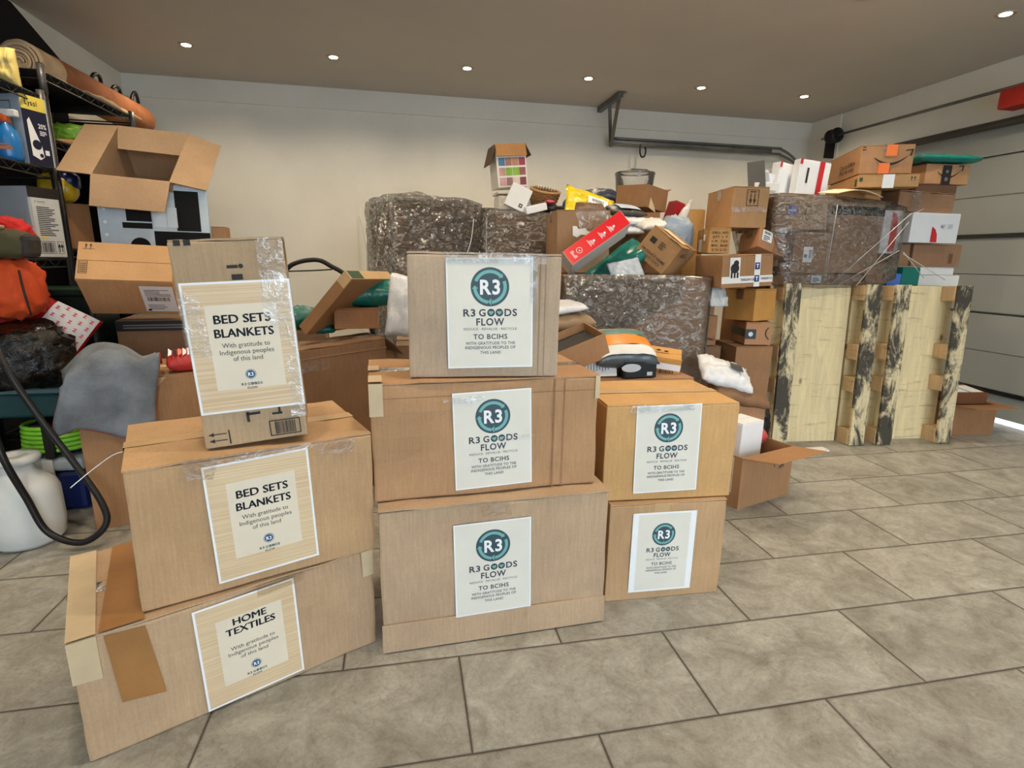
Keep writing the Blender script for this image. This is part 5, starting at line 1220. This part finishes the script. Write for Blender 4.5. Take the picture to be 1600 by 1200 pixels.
# stretch wrap round the stack
w = thing('stretch_wrap', 'stretch wrap pulled around the boxes behind the pallet', 'plastic wrap')
pts = []
for ps in ((2.262, 2.965, .95, .28, .35, .30, 0, 0, .03), (2.200, 3.0, 1.258, .355, .35, .185, 0, 0, .02), (2.570, 3.0, .95, .366, .35, .475, 0, 0, .03), (2.832, 2.97, 1.0, .14, .26, .40, 0, 0, 0)): pts += box_pts(ps)
film_shell('film', pts, .010, 12, FILM_T, w, .012)
for a, b2 in (((2.44, 2.80, .96), (2.90, 2.79, 1.37)), ((2.48, 2.80, .95), (2.86, 2.79, 1.16)), ((2.60, 2.79, .95), (2.90, 2.80, 1.32)), ((2.90, 2.80, 1.15), (3.12, 2.84, 1.0)), ((2.90, 2.80, 1.14), (3.28, 2.84, .99)), ((2.39, 2.79, 1.02), (2.40, 2.79, 1.40)), ((2.90, 2.80, 1.36), (3.02, 2.83, 1.40))):
    tube('film_strand', [a, tuple((a[i]+b2[i])/2 for i in range(3)), b2], .0022, FR, w, 5)

# ================================================================== leaning pallet
def wood(name, rgb, stain):
    m, nt, b = nodes(name); c = lin(*rgb)
    co = objco(nt); st = objco(nt, (9, 9, .8)); sz = objco(nt, (1.1, 1, 9))
    g = noi(nt, st, 4, 6, .6, 1.2); cross = noi(nt, sz, 4.5, 5, .7)
    col = ramp(nt, g, .3, .72, tuple(x*.80 for x in c[:3])+(1,), tuple(min(1, x*1.06) for x in c[:3])+(1,))
    col = mixc(nt, mathn(nt, 'MULTIPLY', ramp(nt, cross, .56, .68), .6), col, tuple(x*.42 for x in c[:3])+(1,))
    v = nt.nodes.new('ShaderNodeTexVoronoi'); v.inputs['Scale'].default_value = 4.2
    mp = objco(nt, (1.5, 1, .9)); nt.links.new(mp, v.inputs['Vector'])
    col = mixc(nt, ramp(nt, v.outputs['Distance'], .045, .10, (.75, .75, .75, 1), (0, 0, 0, 1)), col, lin(104, 70, 40))
    if stain:
        s = ramp(nt, noi(nt, objco(nt, (2.2, 1, 1.0)), 4.2, 7, .74, .6), .44, .54)
        col = mixc(nt, mathn(nt, 'MULTIPLY', s, stain), col, lin(30, 30, 32))
    nt.links.new(col, b.inputs['Base Color']); b.inputs['Roughness'].default_value = .72; bump(nt, b, g, .3, .004); return m
W_DECK = wood('pale_pallet_wood', (230, 214, 170), 0); W_RUN = wood('mould_stained_wood', (220, 206, 168), .94); W_BLK = wood('block_wood', (206, 176, 136), 0)
r = thing('wooden_pallet', 'pale wooden pallet with black mould stains leaning against the boxes', 'pallet', (2.712, 2.735, 0), (-.055, 0, -.07))
H = .962
for x0, x1 in ((-.615, -.10), (-.085, .075), (.09, .585)): slab('deck_board', x0, .047, .0, x1, .065, H-.004, W_DECK, r, .002)
for xa in (-.59, -.085, .10, .505):
    slab('runner', xa, -.065, .0, xa+.095, -.047, H, W_RUN, r, .002)
    for z0, z1 in ((.0, .095), (.325, .415), (.52, .61), (.87, .957)): slab('block', xa-.004, -.0465, z0, xa+.085, .0465, z1, W_BLK, r, .003)
tag(slab('pale_board', 1.98, 2.60, .004, 2.42, 2.66, .014, WHITE_B), 'thin pale board on the floor under the pallet foot', 'board')

# open carton at the foot of the sectional door
r, dm = open_carton('open_carton', 'open carton of papers on the floor by the sectional door', (3.63, 2.93, 0, .32, .34, .20, 0, 0, -.10), kraft((158, 118, 82), 80), {'F': (84, .15), 'R': (100, .14), 'K': (-10, .10)}, .15)
carton('paper_stack', 'small brown box with pale labels on the open carton by the door', (3.62, 2.90, .205, .24, .20, .075, .1, 0, -.1), kraft((120, 80, 54), 81), 1, .001, tape=None)
o = rect_part('white_label', bpy.data.objects['paper_stack'], (.24, .20, .075), 'T', .03, .02, .09, .14, WHITE, .002); rect_part('white_label', bpy.data.objects['paper_stack'], (.24, .20, .075), 'T', .13, .02, .09, .14, WHITE, .002)
parcel('cream_pouch', 'cream and yellow crumpled pouch behind the pale-labelled box', 'pouch', (3.60, 3.07, .21), (.22, .16, .10), (.1, 0, 0), plastic_bag('cream_film', (222, 210, 176), .4), 91)
